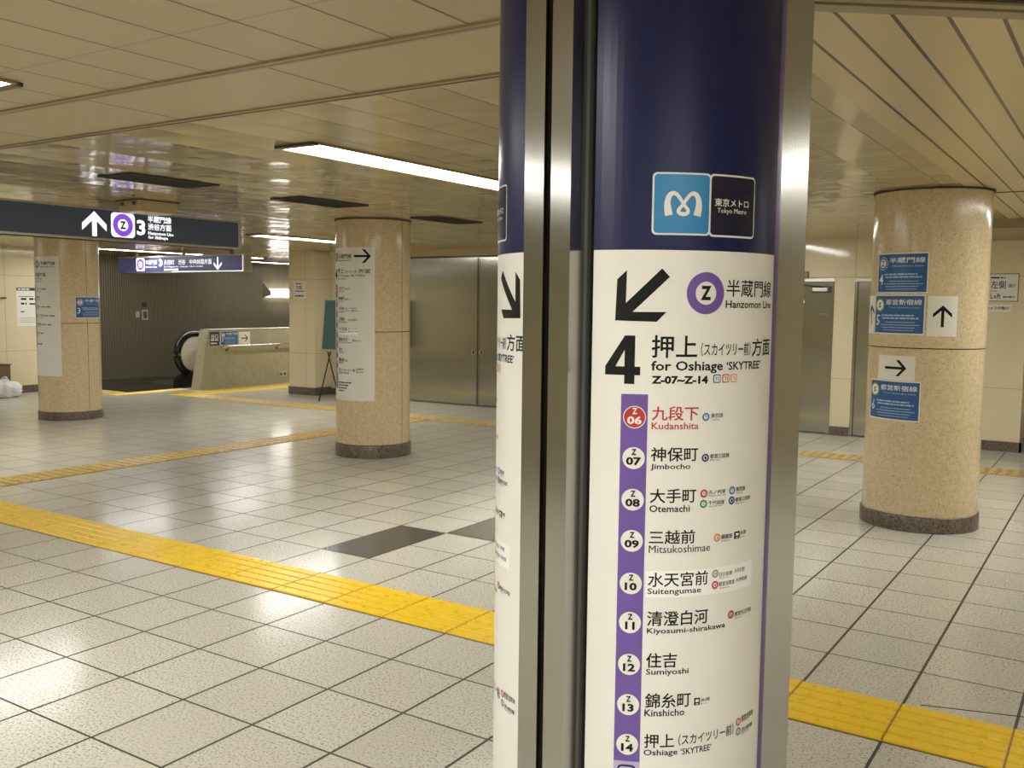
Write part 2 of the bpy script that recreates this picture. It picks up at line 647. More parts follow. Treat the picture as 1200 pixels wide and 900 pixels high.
down([(-16.9, -5.2), (-1.0, -5.2), (-1.0, 2.38), (-16.9, 2.38)], M_CEIL_NEAR)
down([(-1.0, -5.2), (6.0, -5.2), (6.0, 8.046), (-1.0, 2.516)], M_CEIL_NEAR)
down([(-16.9, 2.38), (-1.0, 2.38), (-1.0, 2.93), (-16.9, 2.93)], M_CEIL_BAND)
down([(-16.9, 2.93), (-1.0, 2.93), (-1.0, 22.0), (-16.9, 22.0)], M_CEIL_FAR)
down([(-1.0, 2.516), (6.0, 8.046), (6.0, 22.0), (-1.0, 22.0)], M_CEIL_SLAT)
ce.build('ceiling', None, 'structure')
for k, y in enumerate((2.385, 2.925)):
    t = MB()
    t.box((-16.0, y - 0.018, CEIL - 0.008), (-1.0, y + 0.004, CEIL), M_TRIM)
    t.box((-16.0, y + 0.004, CEIL - 0.004), (-1.0, y + (0.016, 0.026)[k], CEIL), M_GAP)
    t.box((-16.0, y + (0.016, 0.026)[k], CEIL - 0.006), (-1.0, y + 0.034, CEIL), M_TRIM)
    t.build('trim_%d' % (k + 1), None, 'structure')
# diagonal border where the narrow slats begin, and the joint that crosses them
d = Vector((7.0, 5.53, 0)).normalized()
n_ = Vector((d.y, -d.x, 0))
t = MB()
for a, b, zz, m in ((-0.03, 0.03, 0.014, M_TRIM), (0.03, 0.042, 0.006, M_GAP), (0.042, 0.075, 0.010, M_TRIM), (0.075, 0.095, 0.003, M_GAP)):
    p0, p1 = Vector((-1.0, 2.516, 0)), Vector((5.8, 7.888, 0))
    q = [p0 + n_ * a, p1 + n_ * a, p1 + n_ * b, p0 + n_ * b]
    t.prism([(v.x, v.y) for v in q], 'z', CEIL - zz, CEIL, m)
t.build('trim_3', None, 'structure')
slab('trim_4', (-0.94, 7.66, CEIL - 0.003), (5.9, 7.685, CEIL), M_GAP)
slab('trim_5', (-1.9, 9.93, 2.335), (5.9, 12.4, CEIL), plain('soffit_paint', srgb(150, 136, 100), 0.4))

# walls
slab('wall_left', (-15.7, -5.2, 0), (-15.5, 9.9, CEIL), M_CREAM)
slab('baseboard_left', (-15.5, -5.2, 0), (-15.478, 9.9, 0.125), M_PLINTH)
slab('wall_return', (-16.9, 9.75, 0), (-15.5, 9.9, CEIL), M_CREAM)
rb = MB()
prof, yy = [], 9.9
while yy < 21.9:
    prof += [(yy, -16.742), (yy + 0.020, -16.742), (yy + 0.025, -16.73), (yy + 0.045, -16.73)]
    yy += 0.050
n = len(prof)
vs = [(x, y, -3.0) for y, x in prof] + [(x, y, CEIL) for y, x in prof]
rb.add(vs, [[i, i + 1, n + i + 1, n + i] for i in range(n - 1)], M_RIB)
rb.box((-16.9, 9.9, -3.0), (-16.76, 21.9, CEIL), M_STEEL_DARK)
rb.build('wall_escalator', None, 'structure')
slab('wall_shaft', (-16.9, 20.0, -3.0), (-13.7, 20.2, CEIL), M_CREAM)
slab('wall_passage', (-13.7, 18.0, 0), (-11.45, 18.2, CEIL), M_CREAM)

# concrete parapet beside the escalator, its end leaning outwards at the foot
pw = MB()
pw.prism([(10.96, 0.0), (20.0, 0.0), (20.0, 1.055), (11.19, 1.055), (11.16, 1.04)], 'x', -13.92, -13.68, M_CONCRETE)
pw.box((-13.93, 11.17, 1.055), (-13.67, 20.0, 1.068), M_ALU, 0.004)
pw.build('wall_parapet', None, 'structure')
slab('wall_shaft_side', (-13.92, 12.3, -3.0), (-13.72, 20.0, -0.2), M_CONCRETE)

# back wall (y = 12): square pier, tiled piece, steel door leaves, tiled wall with two doors
slab('wall_passage_side', (-11.6, 12.14, 0), (-11.45, 18.0, CEIL), M_CREAM)
slab('wall_back', (-11.45, 11.9, 0), (-9.76, 12.1, CEIL), M_CREAM)
slab('baseboard_back', (-11.45, 11.88, 0), (-9.78, 11.9, 0.11), M_PLINTH)
hd = MB()
hd.box((-9.76, 11.88, 2.30), (-7.02, 12.1, CEIL), M_BEIGE)
hd.box((-9.76, 11.86, 2.285), (-7.02, 11.90, 2.305), M_STEEL_DARK)
hd.build('trim_6', None, 'structure')


def steel_leaf(name, x0, x1, hx):
    m = MB()
    m.box((x0, 11.90, 0.012), (x1, 11.945, 2.284), M_STEEL_DOOR, 0.006)
    for xx in (x0 + 0.012, x1 - 0.012):
        m.box((xx - 0.008, 11.892, 0.012), (xx + 0.008, 11.901, 2.284), M_STEEL)
    o = m.build(name, None, 'structure')
    h = MB()
    T = Flat((hx, 11.899, 0.83), (1, 0, 0), (0, -1, 0))
    h.ring(T, 0, 0, 0.052, 0.036, M_CHROME, 0.006)
    h.disc(T, 0, 0, 0.036, M_STEEL_DARK, 0.004)
    h.prism([(hx + 0.052 * math.cos(R_(20 * k)), 0.83 + 0.052 * math.sin(R_(20 * k))) for k in range(18)], 'y', 11.893, 11.901, M_CHROME)
    h.prism([(hx - 0.008, 0.80), (hx + 0.008, 0.80), (hx + 0.008, 0.86), (hx - 0.008, 0.86)], 'y', 11.885, 11.895, M_RUBBER)
    h.build('door_handle', o)
    k = MB()
    kx = hx + (0.03 if hx < x1 - 0.2 else -0.03)
    k.lathe((0, 0, 0), [(0.018, 0.0), (0.018, 0.012), (0.012, 0.016)], M_CHROME, 20)
    k.v = [Vector((hx * 0.4 + (-8.335) * 0.6 + v.x, 11.9 - v.z, 1.32 + (0.07 if hx < -8.36 else 0) + v.y)) for v in k.v]
    k.build('door_lock', o)
    return o


steel_leaf('door_1', -9.755, -8.372, -8.44)
steel_leaf('door_2', -8.358, -7.03, -8.29)
slab('wall_back_middle', (-7.02, 12.0, 0), (-4.05, 12.2, CEIL), M_CREAM)
slab('wall_back_header', (-4.05, 12.0, 1.935), (-1.85, 12.2, CEIL), M_CREAM)
slab('wall_back_pier', (-3.075, 12.0, 0), (-2.83, 12.2, 1.935), M_CREAM)
slab('baseboard_pier', (-3.07, 11.975, 0), (-2.84, 12.0, 0.11), M_PLINTH)
slab('baseboard_middle', (-7.02, 11.975, 0), (-4.05, 12.0, 0.11), M_PLINTH)


def steel_door(name, x0, x1, hinge_label):
    m = MB()
    m.box((x0 + 0.03, 12.025, 0.012), (x1 - 0.03, 12.07, 1.90), M_STEEL_DOOR, 0.004)
    o = m.build(name, None, 'structure')
    f = MB()
    f.box((x0, 11.992, 0.0), (x0 + 0.03, 12.1, 1.935), M_STEEL)
    f.box((x1 - 0.03, 11.992, 0.0), (x1, 12.1, 1.935), M_STEEL)
    f.box((x0, 11.985, 1.90), (x1, 12.1, 1.935), M_ALU)
    f.build('door_frame', o)
    c = MB()
    cx = x1 - 0.13
    c.box((cx - 0.13, 11.955, 1.775), (cx + 0.06, 12.024, 1.825), M_ALU, 0.008)
    c.box((cx - 0.15, 11.99, 1.76), (cx + 0.085, 12.026, 1.84), M_STEEL_DARK, 0.01)
    c.tube([(cx + 0.0, 11.965, 1.83), (cx - 0.27, 11.95, 1.862)], 0.009, M_STEEL_DARK, 8)
    c.build('door_closer', o)
    p = MB()
    p.box((x1 - 0.19, 12.012, 1.493), (x1 - 0.05, 12.026, 1.505), M_CHROME)
    p.build('door_stop_plate', o)
    return o


d3 = steel_door('door_3', -4.05, -3.075, '')
lab = MB()
T = Flat((-3.525, 12.025, 1.632), (1, 0, 0), (0, -1, 0))
lab.sheet(T, 0, 0, 0.08, 0.036, M_PAPER, 0.001)
for k in range(3):
    lab.rect(T, 0.03 + k * 0.013, 0.012, 0.04 + k * 0.013, 0.024, M_GREYINK, 0.0015)
lab.build('door_label', d3)
steel_door('door_4', -2.83, -1.85, '')
slab('wall_side_pier', (-1.85, 11.8, 0), (-0.955, 14.0, CEIL), M_CREAM)
bp_ = MB()
bp_.box((-1.87, 11.778, 0), (-0.933, 11.8, 0.112), M_PLINTH)
bp_.box((-0.955, 11.778, 0), (-0.933, 14.0, 0.112), M_PLINTH)
bp_.build('baseboard_side_pier', None, 'structure')
slab('wall_far_right', (-0.955, 14.0, 0), (6.0, 14.2, CEIL), M_CREAM)
slab('wall_right', (5.8, -5.2, 0), (6.0, 14.0, CEIL), M_CREAM)
slab('wall_rear', (-15.5, -5.2, 0), (5.8, -5.0, CEIL), M_CREAM)


# ================================================================== WRITING
def M_(p, q):
    return ((p[0] + q[0]) / 2, (p[1] + q[1]) / 2)


def arrow(mb, T, u, v, w, h, m, deg, off=0.0009, wt=0.17):
    """A station arrow with an open head, pointing right at deg = 0, inside a box w x h centred on (u, v)."""
    t = wt * h
    th, aa = t * 1.35, h * 0.46
    P = [(-w / 2, -t / 2), (w / 2 - th, -t / 2), (w / 2 - th - aa, -h / 2), (w / 2 - aa, -h / 2), (w / 2, 0.0), (w / 2 - aa, h / 2), (w / 2 - th - aa, h / 2), (w / 2 - th, t / 2), (-w / 2, t / 2)]
    a = R_(deg)
    P = [(u + x * math.cos(a) - y * math.sin(a), v + x * math.sin(a) + y * math.cos(a)) for x, y in P]
    mb.poly(T, [P[2], P[3], P[4], M_(P[1], P[7])], m, off)
    mb.poly(T, [P[4], P[5], P[6], M_(P[1], P[7])], m, off)
    return mb.poly(T, [P[0], P[1], P[7], P[8]], m, off)


def dashes(mb, T, u0, v, u1, h, m, seed, off=0.001, word=(1.4, 5.0)):
    """Illegible small print: a broken line of short strokes."""
    r = random.Random(seed)
    u = u0
    while u < u1 - h * 0.4:
        w = min(h * r.uniform(*word), u1 - u)
        mb.rect(T, u, v, u + w, v + h, m, off)
        u += w + h * 0.55
    return mb


ROMAJI_H = 0.0155
ROWS = [
    (6, [('九段下', 0, 0, 0.1054, 0.0314), ('Kudanshita', 0.0, -0.0194, 0.106, 0.015), ('bT1', 0.1132, -0.0021, 0.0206, 0.0181), ('東西線', 0.1359, 0.0043, 0.0324, 0.0101), ('Tozai Line', 0.1367, -0.0013, 0.0224, 0.0035)]),
    (7, [('神保町', 0, 0, 0.1067, 0.0316), ('Jimbocho', -0.0001, -0.0206, 0.0895, 0.0156), ('bI1', 0.1146, -0.0028, 0.0206, 0.0183), ('都営三田線', 0.1367, 0.0039, 0.0531, 0.0102), ('Mita Line', 0.1369, -0.0012, 0.0268, 0.0036)]),
    (8, [('大手町', 0, 0, 0.1051, 0.0319), ('Otemachi', -0.0005, -0.0203, 0.0909, 0.0157), ('bM', 0.1137, 0.0098, 0.0207, 0.0184), ('丸ノ内線', 0.1359, 0.0157, 0.0458, 0.0097), ('Marunouchi Line', 0.1361, 0.0111, 0.0464, 0.0036), ('bT2', 0.1892, 0.0104, 0.0259, 0.0187), ('東西線', 0.214, 0.0157, 0.0322, 0.0105), ('Tozai Line', 0.2142, 0.0105, 0.0237, 0.0037), ('bC', 0.1133, -0.0136, 0.0207, 0.0184), ('千代田線', 0.1361, -0.0084, 0.0432, 0.0098), ('Chiyoda Line', 0.1363, -0.013, 0.0372, 0.0036), ('bI2', 0.1887, -0.0123, 0.0259, 0.0187), ('都営三田線', 0.2135, -0.0076, 0.0532, 0.0099), ('Mita Line', 0.2138, -0.0129, 0.0322, 0.0037)]),
    (9, [('三越前', 0, 0, 0.1049, 0.0316), ('Mitsukoshimae', 0.0004, -0.0194, 0.1433, 0.0169), ('bG', 0.1508, -0.0009, 0.0228, 0.0187), ('銀座線', 0.174, 0.003, 0.0326, 0.011), ('Ginza Line', 0.1742, -0.0022, 0.0253, 0.0037), ('jr', 0.2132, -0.0012, 0.0188, 0.0169), ('JR線', 0.2332, 0.0044, 0.0215, 0.0117), ('JR Line', 0.2335, -0.0009, 0.017, 0.0037)]),
    (10, [('水天宮前', 0, 0, 0.1408, 0.0329), ('Suitengumae', -0.0005, -0.0201, 0.1242, 0.017), ('bH', 0.1486, 0.0131, 0.0229, 0.0188), ('日比谷線', 0.1714, 0.0136, 0.039, 0.0105), ('Hibiya Line', 0.1715, 0.0083, 0.031, 0.0037), ('人形町駅', 0.2176, 0.0154, 0.0368, 0.0101), ('bA1', 0.1489, -0.013, 0.0229, 0.0188), ('都営浅草線', 0.1709, -0.0088, 0.0474, 0.0105), ('Asakusa Line', 0.1724, -0.0143, 0.0311, 0.0037), ('人形町駅', 0.2233, -0.0073, 0.0427, 0.0102)]),
    (11, [('清澄白河', 0, 0, 0.1434, 0.0341), ('Kiyosumi-shirakawa', 0.0004, -0.0203, 0.1926, 0.0156), ('bE', 0.1971, -0.0002, 0.027, 0.0192), ('都営大江戸線', 0.223, 0.0021, 0.0639, 0.0108), ('Oedo Line', 0.2232, -0.0033, 0.025, 0.0038)]),
    (12, [('住吉', 0, 0, 0.07, 0.0344), ('Sumiyoshi', 0.0004, -0.0193, 0.0979, 0.0172)]),
    (13, [('錦糸町', 0, 0, 0.1056, 0.0347), ('Kinshicho', -0.0006, -0.0189, 0.0917, 0.0163), ('jr', 0.114, 0.0009, 0.0146, 0.017), ('JR線', 0.1301, 0.0057, 0.0252, 0.0101), ('JR Line', 0.1303, 0.0004, 0.0182, 0.0037)]),
    (14, [('押上', 0, 0, 0.0685, 0.0328), ('（スカイツリー前）', 0.0781, 0.0026, 0.1541, 0.0266), ('Oshiage', -0.0006, -0.0213, 0.0778, 0.018), ('‘SKYTREE’', 0.0841, -0.0186, 0.0792, 0.0149), ('bA2', 0.2342, 0.0171, 0.0308, 0.0188), ('都営浅草線', 0.2612, 0.0241, 0.0554, 0.0134), ('Asakusa Line', 0.2613, 0.0213, 0.0363, 0.0039), ('bS', 0.2354, -0.0062, 0.0309, 0.0189), ('京成線', 0.2627, -0.0034, 0.0521, 0.0112), ('Keisei Line', 0.263, -0.0079, 0.0367, 0.0039)]),
]


def badge(mb, T, kind, u, v, w, h, off=0.0012):
    r = min(w, h) / 2
    c = (u + w / 2, v + h / 2)
    mb.ring(T, c[0], c[1], r, r * 0.55, BADGE[kind], off)
    mb.disc(T, c[0], c[1], r * 0.55, M_WHITE, off, 20)
    mb.text(T, kind, c[0] - r * 0.28, c[1] - r * 0.34, r * 0.56, r * 0.68, M_INK, off + 0.0004, 0.02, 1)


def station_disc(T, num, u, v, r, red, parent, res=2):
    m = MB()
    if red:
        m.disc(T, u, v, r * 1.02, M_WHITE, 0.0014)
        m.disc(T, u, v, r * 0.94, M_RED, 0.0020)
    else:
        m.disc(T, u, v, r, M_WHITE, 0.0014)
    ink = M_WHITE if red else M_INK
    m.text(T, 'Z', u - r * 0.2, v + r * 0.28, r * 0.44, r * 0.56, ink, 0.0026, 0.035, res)
    m.ntext(T, '%02d' % num, u, v - r * 0.64, r * 1.36, r * 0.74, ink, 0.0026, 0.036, res, '07')
    return m.build('station_number', parent)


def station_row(T, row, u, v, s, parent, res=2, discs=True):
    """One stop: number disc on the line stripe, name in two scripts, transfer badges."""
    num, items = row
    red = num == 6
    ink = M_RED if red else M_INK
    if discs:
        station_disc(T, num, u - 0.0372 * s, v + 0.0064 * s, 0.0243 * s, red, parent, res)
    nm, tr = MB(), MB()
    for k, du, dv, w, h in items:
        if k == 'jr':
            U, V = u + du * s, v + dv * s
            tr.rect(T, U, V, U + w * s, V + h * s, M_INK, 0.0012)
            tr.rect(T, U + w * s * 0.22, V + h * s * 0.42, U + w * s * 0.78, V + h * s * 0.8, M_WHITE, 0.0017)
            tr.rect(T, U + w * s * 0.28, V + h * s * 0.12, U + w * s * 0.72, V + h * s * 0.26, M_WHITE, 0.0017)
        elif k[0] == 'b' and len(k) <= 3:
            badge(tr, T, k[1], u + du * s, v + dv * s, w * s, h * s)
        elif du > 0.1:
            tr.text(T, k, u + du * s, v + dv * s, w * s, h * s, M_INK, 0.0012, 0.012 if h > 0.006 else 0.004, 1)
        else:
            big = h > 0.025
            nm.text(T, k, u + du * s, v + dv * s, w * s, h * s, ink, 0.0012, 0.012 if big else (0.007 if k[0] == 'M' else 0.013), res)
    nm.build('station_name', parent)
    if tr.v:
        tr.build('transfer_badges', parent)


# ================================================================== THE NEAR SIGN COLUMN
O = Vector((-1.0472, 2.1817, 0))
colm = thing('sign_column', 'tall column nearest the camera, with curved white and navy direction boards between steel uprights',
             'sign column', (O.x, O.y, 0))
PSI = -33.75
PR = 0.3294
HALF = 0.8534 * PR                       # half the arc width of one board


def board_surface(k):
    a = R_(PSI + 120 * k)
    return Round((O.x + 0.01967 * math.cos(a), O.y + 0.01967 * math.sin(a)), PR, PSI + 120 * k)


core = MB()
core.lathe((O.x, O.y, 0), [(0.31, 0.0), (0.31, CEIL)], M_STEEL_DARK, 64)
core.build('core', colm)
skirt = MB()
skirt.lathe((O.x, O.y, 0), [(0.425, 0.0), (0.425, 0.10), (0.415, 0.11), (0.30, 0.11)], M_PLINTH, 96)
skirt.build('base_band', colm)


def board(k, content, shift, mirrored):
    T = board_surface(k)
    b = MB()
    b.sheet(T, -HALF, 0.11, HALF, 1.7065, M_WHITE, 0.0006)
    b.sheet(T, -HALF, 1.7065, HALF, CEIL, M_NAVY, 0.0006)
    p = b.build('sign_board', colm)
    if not content:
        return p
    q = shift
    # operator badge
    g = MB()
    g.rrect(T, -0.1565 + q, 1.7385, -0.0265 + q, 1.871, 0.010, M_WHITE, 0.0012)
    g.rrect(T, -0.0295 + q, 1.7370, 0.1005 + q, 1.871, 0.010, M_WHITE, 0.0014)
    g.rrect(T, -0.1525 + q, 1.7425, -0.0305 + q, 1.867, 0.008, M_SKY, 0.0020)
    g.rrect(T, -0.0262 + q, 1.7412, 0.0970 + q, 1.867, 0.008, M_NAVYDARK, 0.0020)
    mu, mv, mw, mh = -0.1303 + q, 1.7799, 0.0813, 0.0511
    path = [(0.12, 0.0), (0.085, 0.28), (0.075, 0.55), (0.12, 0.80), (0.21, 0.92), (0.31, 0.88), (0.41, 0.70), (0.53, 0.42), (0.625, 0.24),
            (0.61, 0.11), (0.5, 0.06), (0.39, 0.11), (0.375, 0.24), (0.47, 0.42), (0.59, 0.70), (0.69, 0.88), (0.79, 0.92), (0.88, 0.80), (0.925, 0.55), (0.915, 0.28), (0.88, 0.0)]
    wid = [1.22 * z for z in [0.014, 0.0125, 0.0105, 0.009, 0.0075, 0.0065, 0.006, 0.006, 0.0062, 0.0066, 0.007, 0.0066, 0.0062, 0.006, 0.006, 0.0065, 0.0075, 0.009, 0.0105, 0.0125, 0.014]]
    sp, sw = [], []
    for i in range(len(path) - 1):
        p0, p1, p2, p3 = path[max(i - 1, 0)], path[i], path[i + 1], path[min(i + 2, len(path) - 1)]
        for j in range(4):
            t_ = j / 4
            c = []
            for e in (0, 1):
                c.append(0.5 * (2 * p1[e] + (p2[e] - p0[e]) * t_ + (2 * p0[e] - 5 * p1[e] + 4 * p2[e] - p3[e]) * t_ ** 2 + (3 * p1[e] - p0[e] - 3 * p2[e] + p3[e]) * t_ ** 3))
            sp.append(c)
            sw.append(wid[i] * (1 - t_) + wid[i + 1] * t_)
    sp.append(path[-1])
    sw.append(wid[-1])
    g.stroke(T, [(mu + x * mw, mv + y * mh) for x, y in sp], sw, M_WHITE, 0.0028)
    g.text(T, '東京メトロ', -0.0171 + q, 1.8024, 0.0944, 0.0176, M_WHITE, 0.0028, 0.008)
    g.text(T, 'Tokyo Metro', -0.0103 + q, 1.7856, 0.0812, 0.0135, M_WHITE, 0.0028, 0.008)
    g.build('operator_badge', p)
    # big arrow to the lower left (lower right on the far board)
    shape = [(132, 457), (167, 424), (165, 543), (293, 417), (322, 447), (190, 575), (312, 574), (278, 610), (127, 607)]
    a = MB()
    pts = []
    for x, y in shape:
        fx = (x - 127) / 195.0
        if mirrored:
            pts.append((0.236 - fx * 0.1158, 1.5524 + (610 - y) / 193.0 * 0.1147))
        else:
            pts.append((-0.2303 + fx * 0.1158, 1.5524 + (610 - y) / 193.0 * 0.1147))
    if mirrored:
        pts.reverse()
    a.poly(T, pts, M_INK, 0.0012)
    a.build('direction_arrow', p)
    # line emblem and line name
    e = MB()
    eu = -0.0312 + q if not mirrored else -0.16
    e.ring(T, eu, 1.6152, 0.0455, 0.0250, M_PURPLE, 0.0012, 64)
    e.text(T, 'Z', eu - 0.0128, 1.6002, 0.0256, 0.0310, M_INK, 0.0012, 0.045)
    e.build('line_emblem', p)
    h = MB()
    hu = 0.0209 + q if not mirrored else -0.105
    h.text(T, '半蔵門線', hu, 1.6077, 0.173, 0.0383, M_INK, 0.0012, 0.006)
    h.text(T, 'Hanzomon Line', hu - 0.001, 1.5837, 0.1765, 0.0168, M_INK, 0.0012, 0.014)
    h.build('line_name', p)
    n = MB()
    for quad in ([(160, 835), (197, 835), (197, 660), (160, 660)], [(90, 803), (160, 803), (160, 772), (90, 772)], [(197, 803), (217, 803), (217, 772), (197, 772)],
                 [(90, 772), (128, 772), (160, 712), (160, 660)]):
        n.poly(T, [(-0.2502 + q + (x - 90) / 127.0 * 0.0765, 1.4166 + (835 - y) / 175.0 * 0.1055) for x, y in quad], M_INK, 0.0012)
    n.build('platform_number', p)
    h = MB()
    h.text(T, '押上', -0.1507 + q, 1.4744, 0.1019, 0.0494, M_INK, 0.0012, 0.014)
    h.text(T, '（スカイツリー前）', -0.0400 + q, 1.4779, 0.1430, 0.0300, M_INK, 0.0012, 0.010)
    h.text(T, '方面', 0.1088 + q, 1.4750, 0.0900, 0.0405, M_INK, 0.0012, 0.014)
    h.text(T, 'for Oshiage', -0.1505 + q, 1.4404, 0.1679, 0.0275, M_INK, 0.0012, 0.02)
    h.text(T, '‘SKYTREE’', 0.0271 + q, 1.4468, 0.1199, 0.0190, M_INK, 0.0012, 0.02)
    h.text(T, 'Z-07~Z-14', -0.1493 + q, 1.4176, 0.1285, 0.0180, M_INK, 0.0012, 0.045)
    h.build('destination_lettering', p)
    h = MB()
    for s_, u, m in (('TS', -0.0076, BADGE['I']), ('TI', 0.0163, BADGE['M']), ('TN', 0.0402, BADGE['G'])):
        h.rrect(T, u + q, 1.4192, u + 0.0196 + q, 1.4380, 0.004, m, 0.0012)
        h.rrect(T, u + 0.0022 + q, 1.4214, u + 0.0174 + q, 1.4358, 0.003, M_WHITE, 0.0017)
        h.text(T, s_, u + 0.0045 + q, 1.4245, 0.0106, 0.0080, m, 0.0022, 0.015, 1)
    h.build('through_service_badges', p)
    s_ = MB()
    s_.rect(T, -0.2135 + q, 0.5640, -0.1555 + q, 1.3945, M_PURPLE, 0.0010)
    s_.rect(T, -0.2135 + q, 0.36, -0.1555 + q, 0.5640, M_LAVENDER, 0.0010)
    s_.rrect(T, -0.2050 + q, 0.505, -0.1640 + q, 0.5560, 0.010, M_NAVY, 0.0014)
    s_.rrect(T, -0.2010 + q, 0.509, -0.1680 + q, 0.5520, 0.007, M_LAVENDER, 0.0019)
    s_.rect(T, -0.1955 + q, 0.530, -0.1735 + q, 0.545, M_NAVY, 0.0023)
    s_.build('line_stripe', p)
    st = MB()
    st.sheet(T, -0.1510 + q, 0.9430, 0.1380 + q, 1.0030, M_PATCH, 0.0011)
    o = st.build('paper_patch', p)
    o['label'] = 'brighter white sticker strip behind one station name'
    for i, row in enumerate(ROWS):
        v = (1.3377, 1.2475, 1.1551, 1.0630, 0.9669, 0.8781, 0.7823, 0.6895, 0.5971)[i]
        station_row(T, row, -0.1466 + q, v, 1.0, p)
    if not mirrored:
        s_ = MB()
        s_.rect(T, 0.2125, 0.112, 0.278, CEIL - 0.001, M_PURPLE, 0.0012)
        s_.build('edge_stripe', p)
    return p


board(0, True, 0.0, False)
board(-1, True, 0.062, True)
board(1, False, 0.0, False)


def corner(k):
    """Stainless upright between two boards: two flat strips with a black gap, sides running back to the boards."""
    a = R_(PSI - 60 + 120 * k)
    n, t = Vector((math.cos(a), math.sin(a), 0)), Vector((-math.sin(a), math.cos(a), 0))
    def P(w, r): 
        v = O + t * w + n * r
        return (v.x, v.y)
    m = MB()
    # each strip is a folded sheet: front face plus side return
    for sgn in (-1, 1):
        w0, w1 = (0.009, 0.061)
        ring = [P(sgn * w0, 0.3995), P(sgn * w1, 0.3995), P(sgn * w1, 0.318), P(sgn * (w1 - 0.004), 0.318), P(sgn * (w1 - 0.004), 0.3955), P(sgn * w0, 0.3955)]
        if sgn < 0:
            ring.reverse()
        m.prism(ring, 'z', 0.10, CEIL, M_STEEL)
    o = m.build('steel_upright', colm)
    g = MB()
    g.prism([P(-0.009, 0.37), P(-0.009, 0.36), P(0.009, 0.36), P(0.009, 0.37)][::-1], 'z', 0.11, CEIL, M_RUBBER)
    for sgn in (1,):
        q = [P(sgn * 0.061, 0.343), P(sgn * 0.069, 0.343), P(sgn * 0.069, 0.318), P(sgn * 0.061, 0.318)]
        if sgn < 0:
            q.reverse()
        g.prism(q, 'z', 0.11, CEIL, M_SEAL)
    g.build('gasket', o)


for k in range(3):
    corner(k)


# ================================================================== STONE PILLARS
def pillar(c, r, sk, joint, seam, label):
    p = thing('stone_pillar', label, 'pillar', (c[0], c[1], 0), 'round granite pillars of the concourse')
    m = MB()
    m.lathe((c[0], c[1], 0), [(r, sk - 0.01), (r, CEIL - 0.012)], M_GRANITE, 128)
    T = Round(c, r, 0)
    m.rect(T, -math.pi * r, joint - 0.004, math.pi * r - 0.001, joint + 0.004, M_GAP, 0.0006)
    for s_ in seam:
        u = R_(s_) * r
        m.rect(T, u - 0.003, sk, u + 0.003, CEIL - 0.02, M_GAP, 0.0006)
    m.build('shaft', p)
    b = MB()
    b.lathe((c[0], c[1], 0), [(r + 0.013, 0.0), (r + 0.013, sk - 0.006), (r + 0.009, sk), (r - 0.02, sk)], M_PLINTH, 128)
    b.build('base_band', p)
    t = MB()
    t.lathe((c[0], c[1], 0), [(r + 0.006, CEIL - 0.014), (r + 0.012, CEIL)], M_GAP, 96)
    t.build('top_ring', p)
    return p


PC, PL, PRT = (-6.6097, 7.5039), (-11.8191, 7.3638), (-1.2473, 7.4962)
pillar(PC, 0.383, 0.137, 1.286, (1, 181), 'beige granite pillar with a tall white sheet headed by a right arrow')
pillar(PL, 0.387, 0.112, 1.265, (3, 183), 'beige granite pillar under the long hanging sign, carrying one blue poster')
pillar(PRT, 0.396, 0.114, 1.305, (60,), 'beige granite pillar bearing three blue posters and loose arrow papers')

# square pier by the escalator
sp_ = thing('square_pillar', 'square cream tiled pillar beside the chalkboard easel at the end of the concrete parapet', 'pillar', (-11.75, 11.83, 0))
m = MB()
m.box((-12.05, 11.53, 0.12), (-11.45, 12.14, CEIL), M_CREAM, 0.008)
m.build('shaft', sp_)
m = MB()
m.box((-12.065, 11.515, 0), (-11.435, 12.14, 0.13), M_PLINTH, 0.004)
m.build('base_band', sp_)


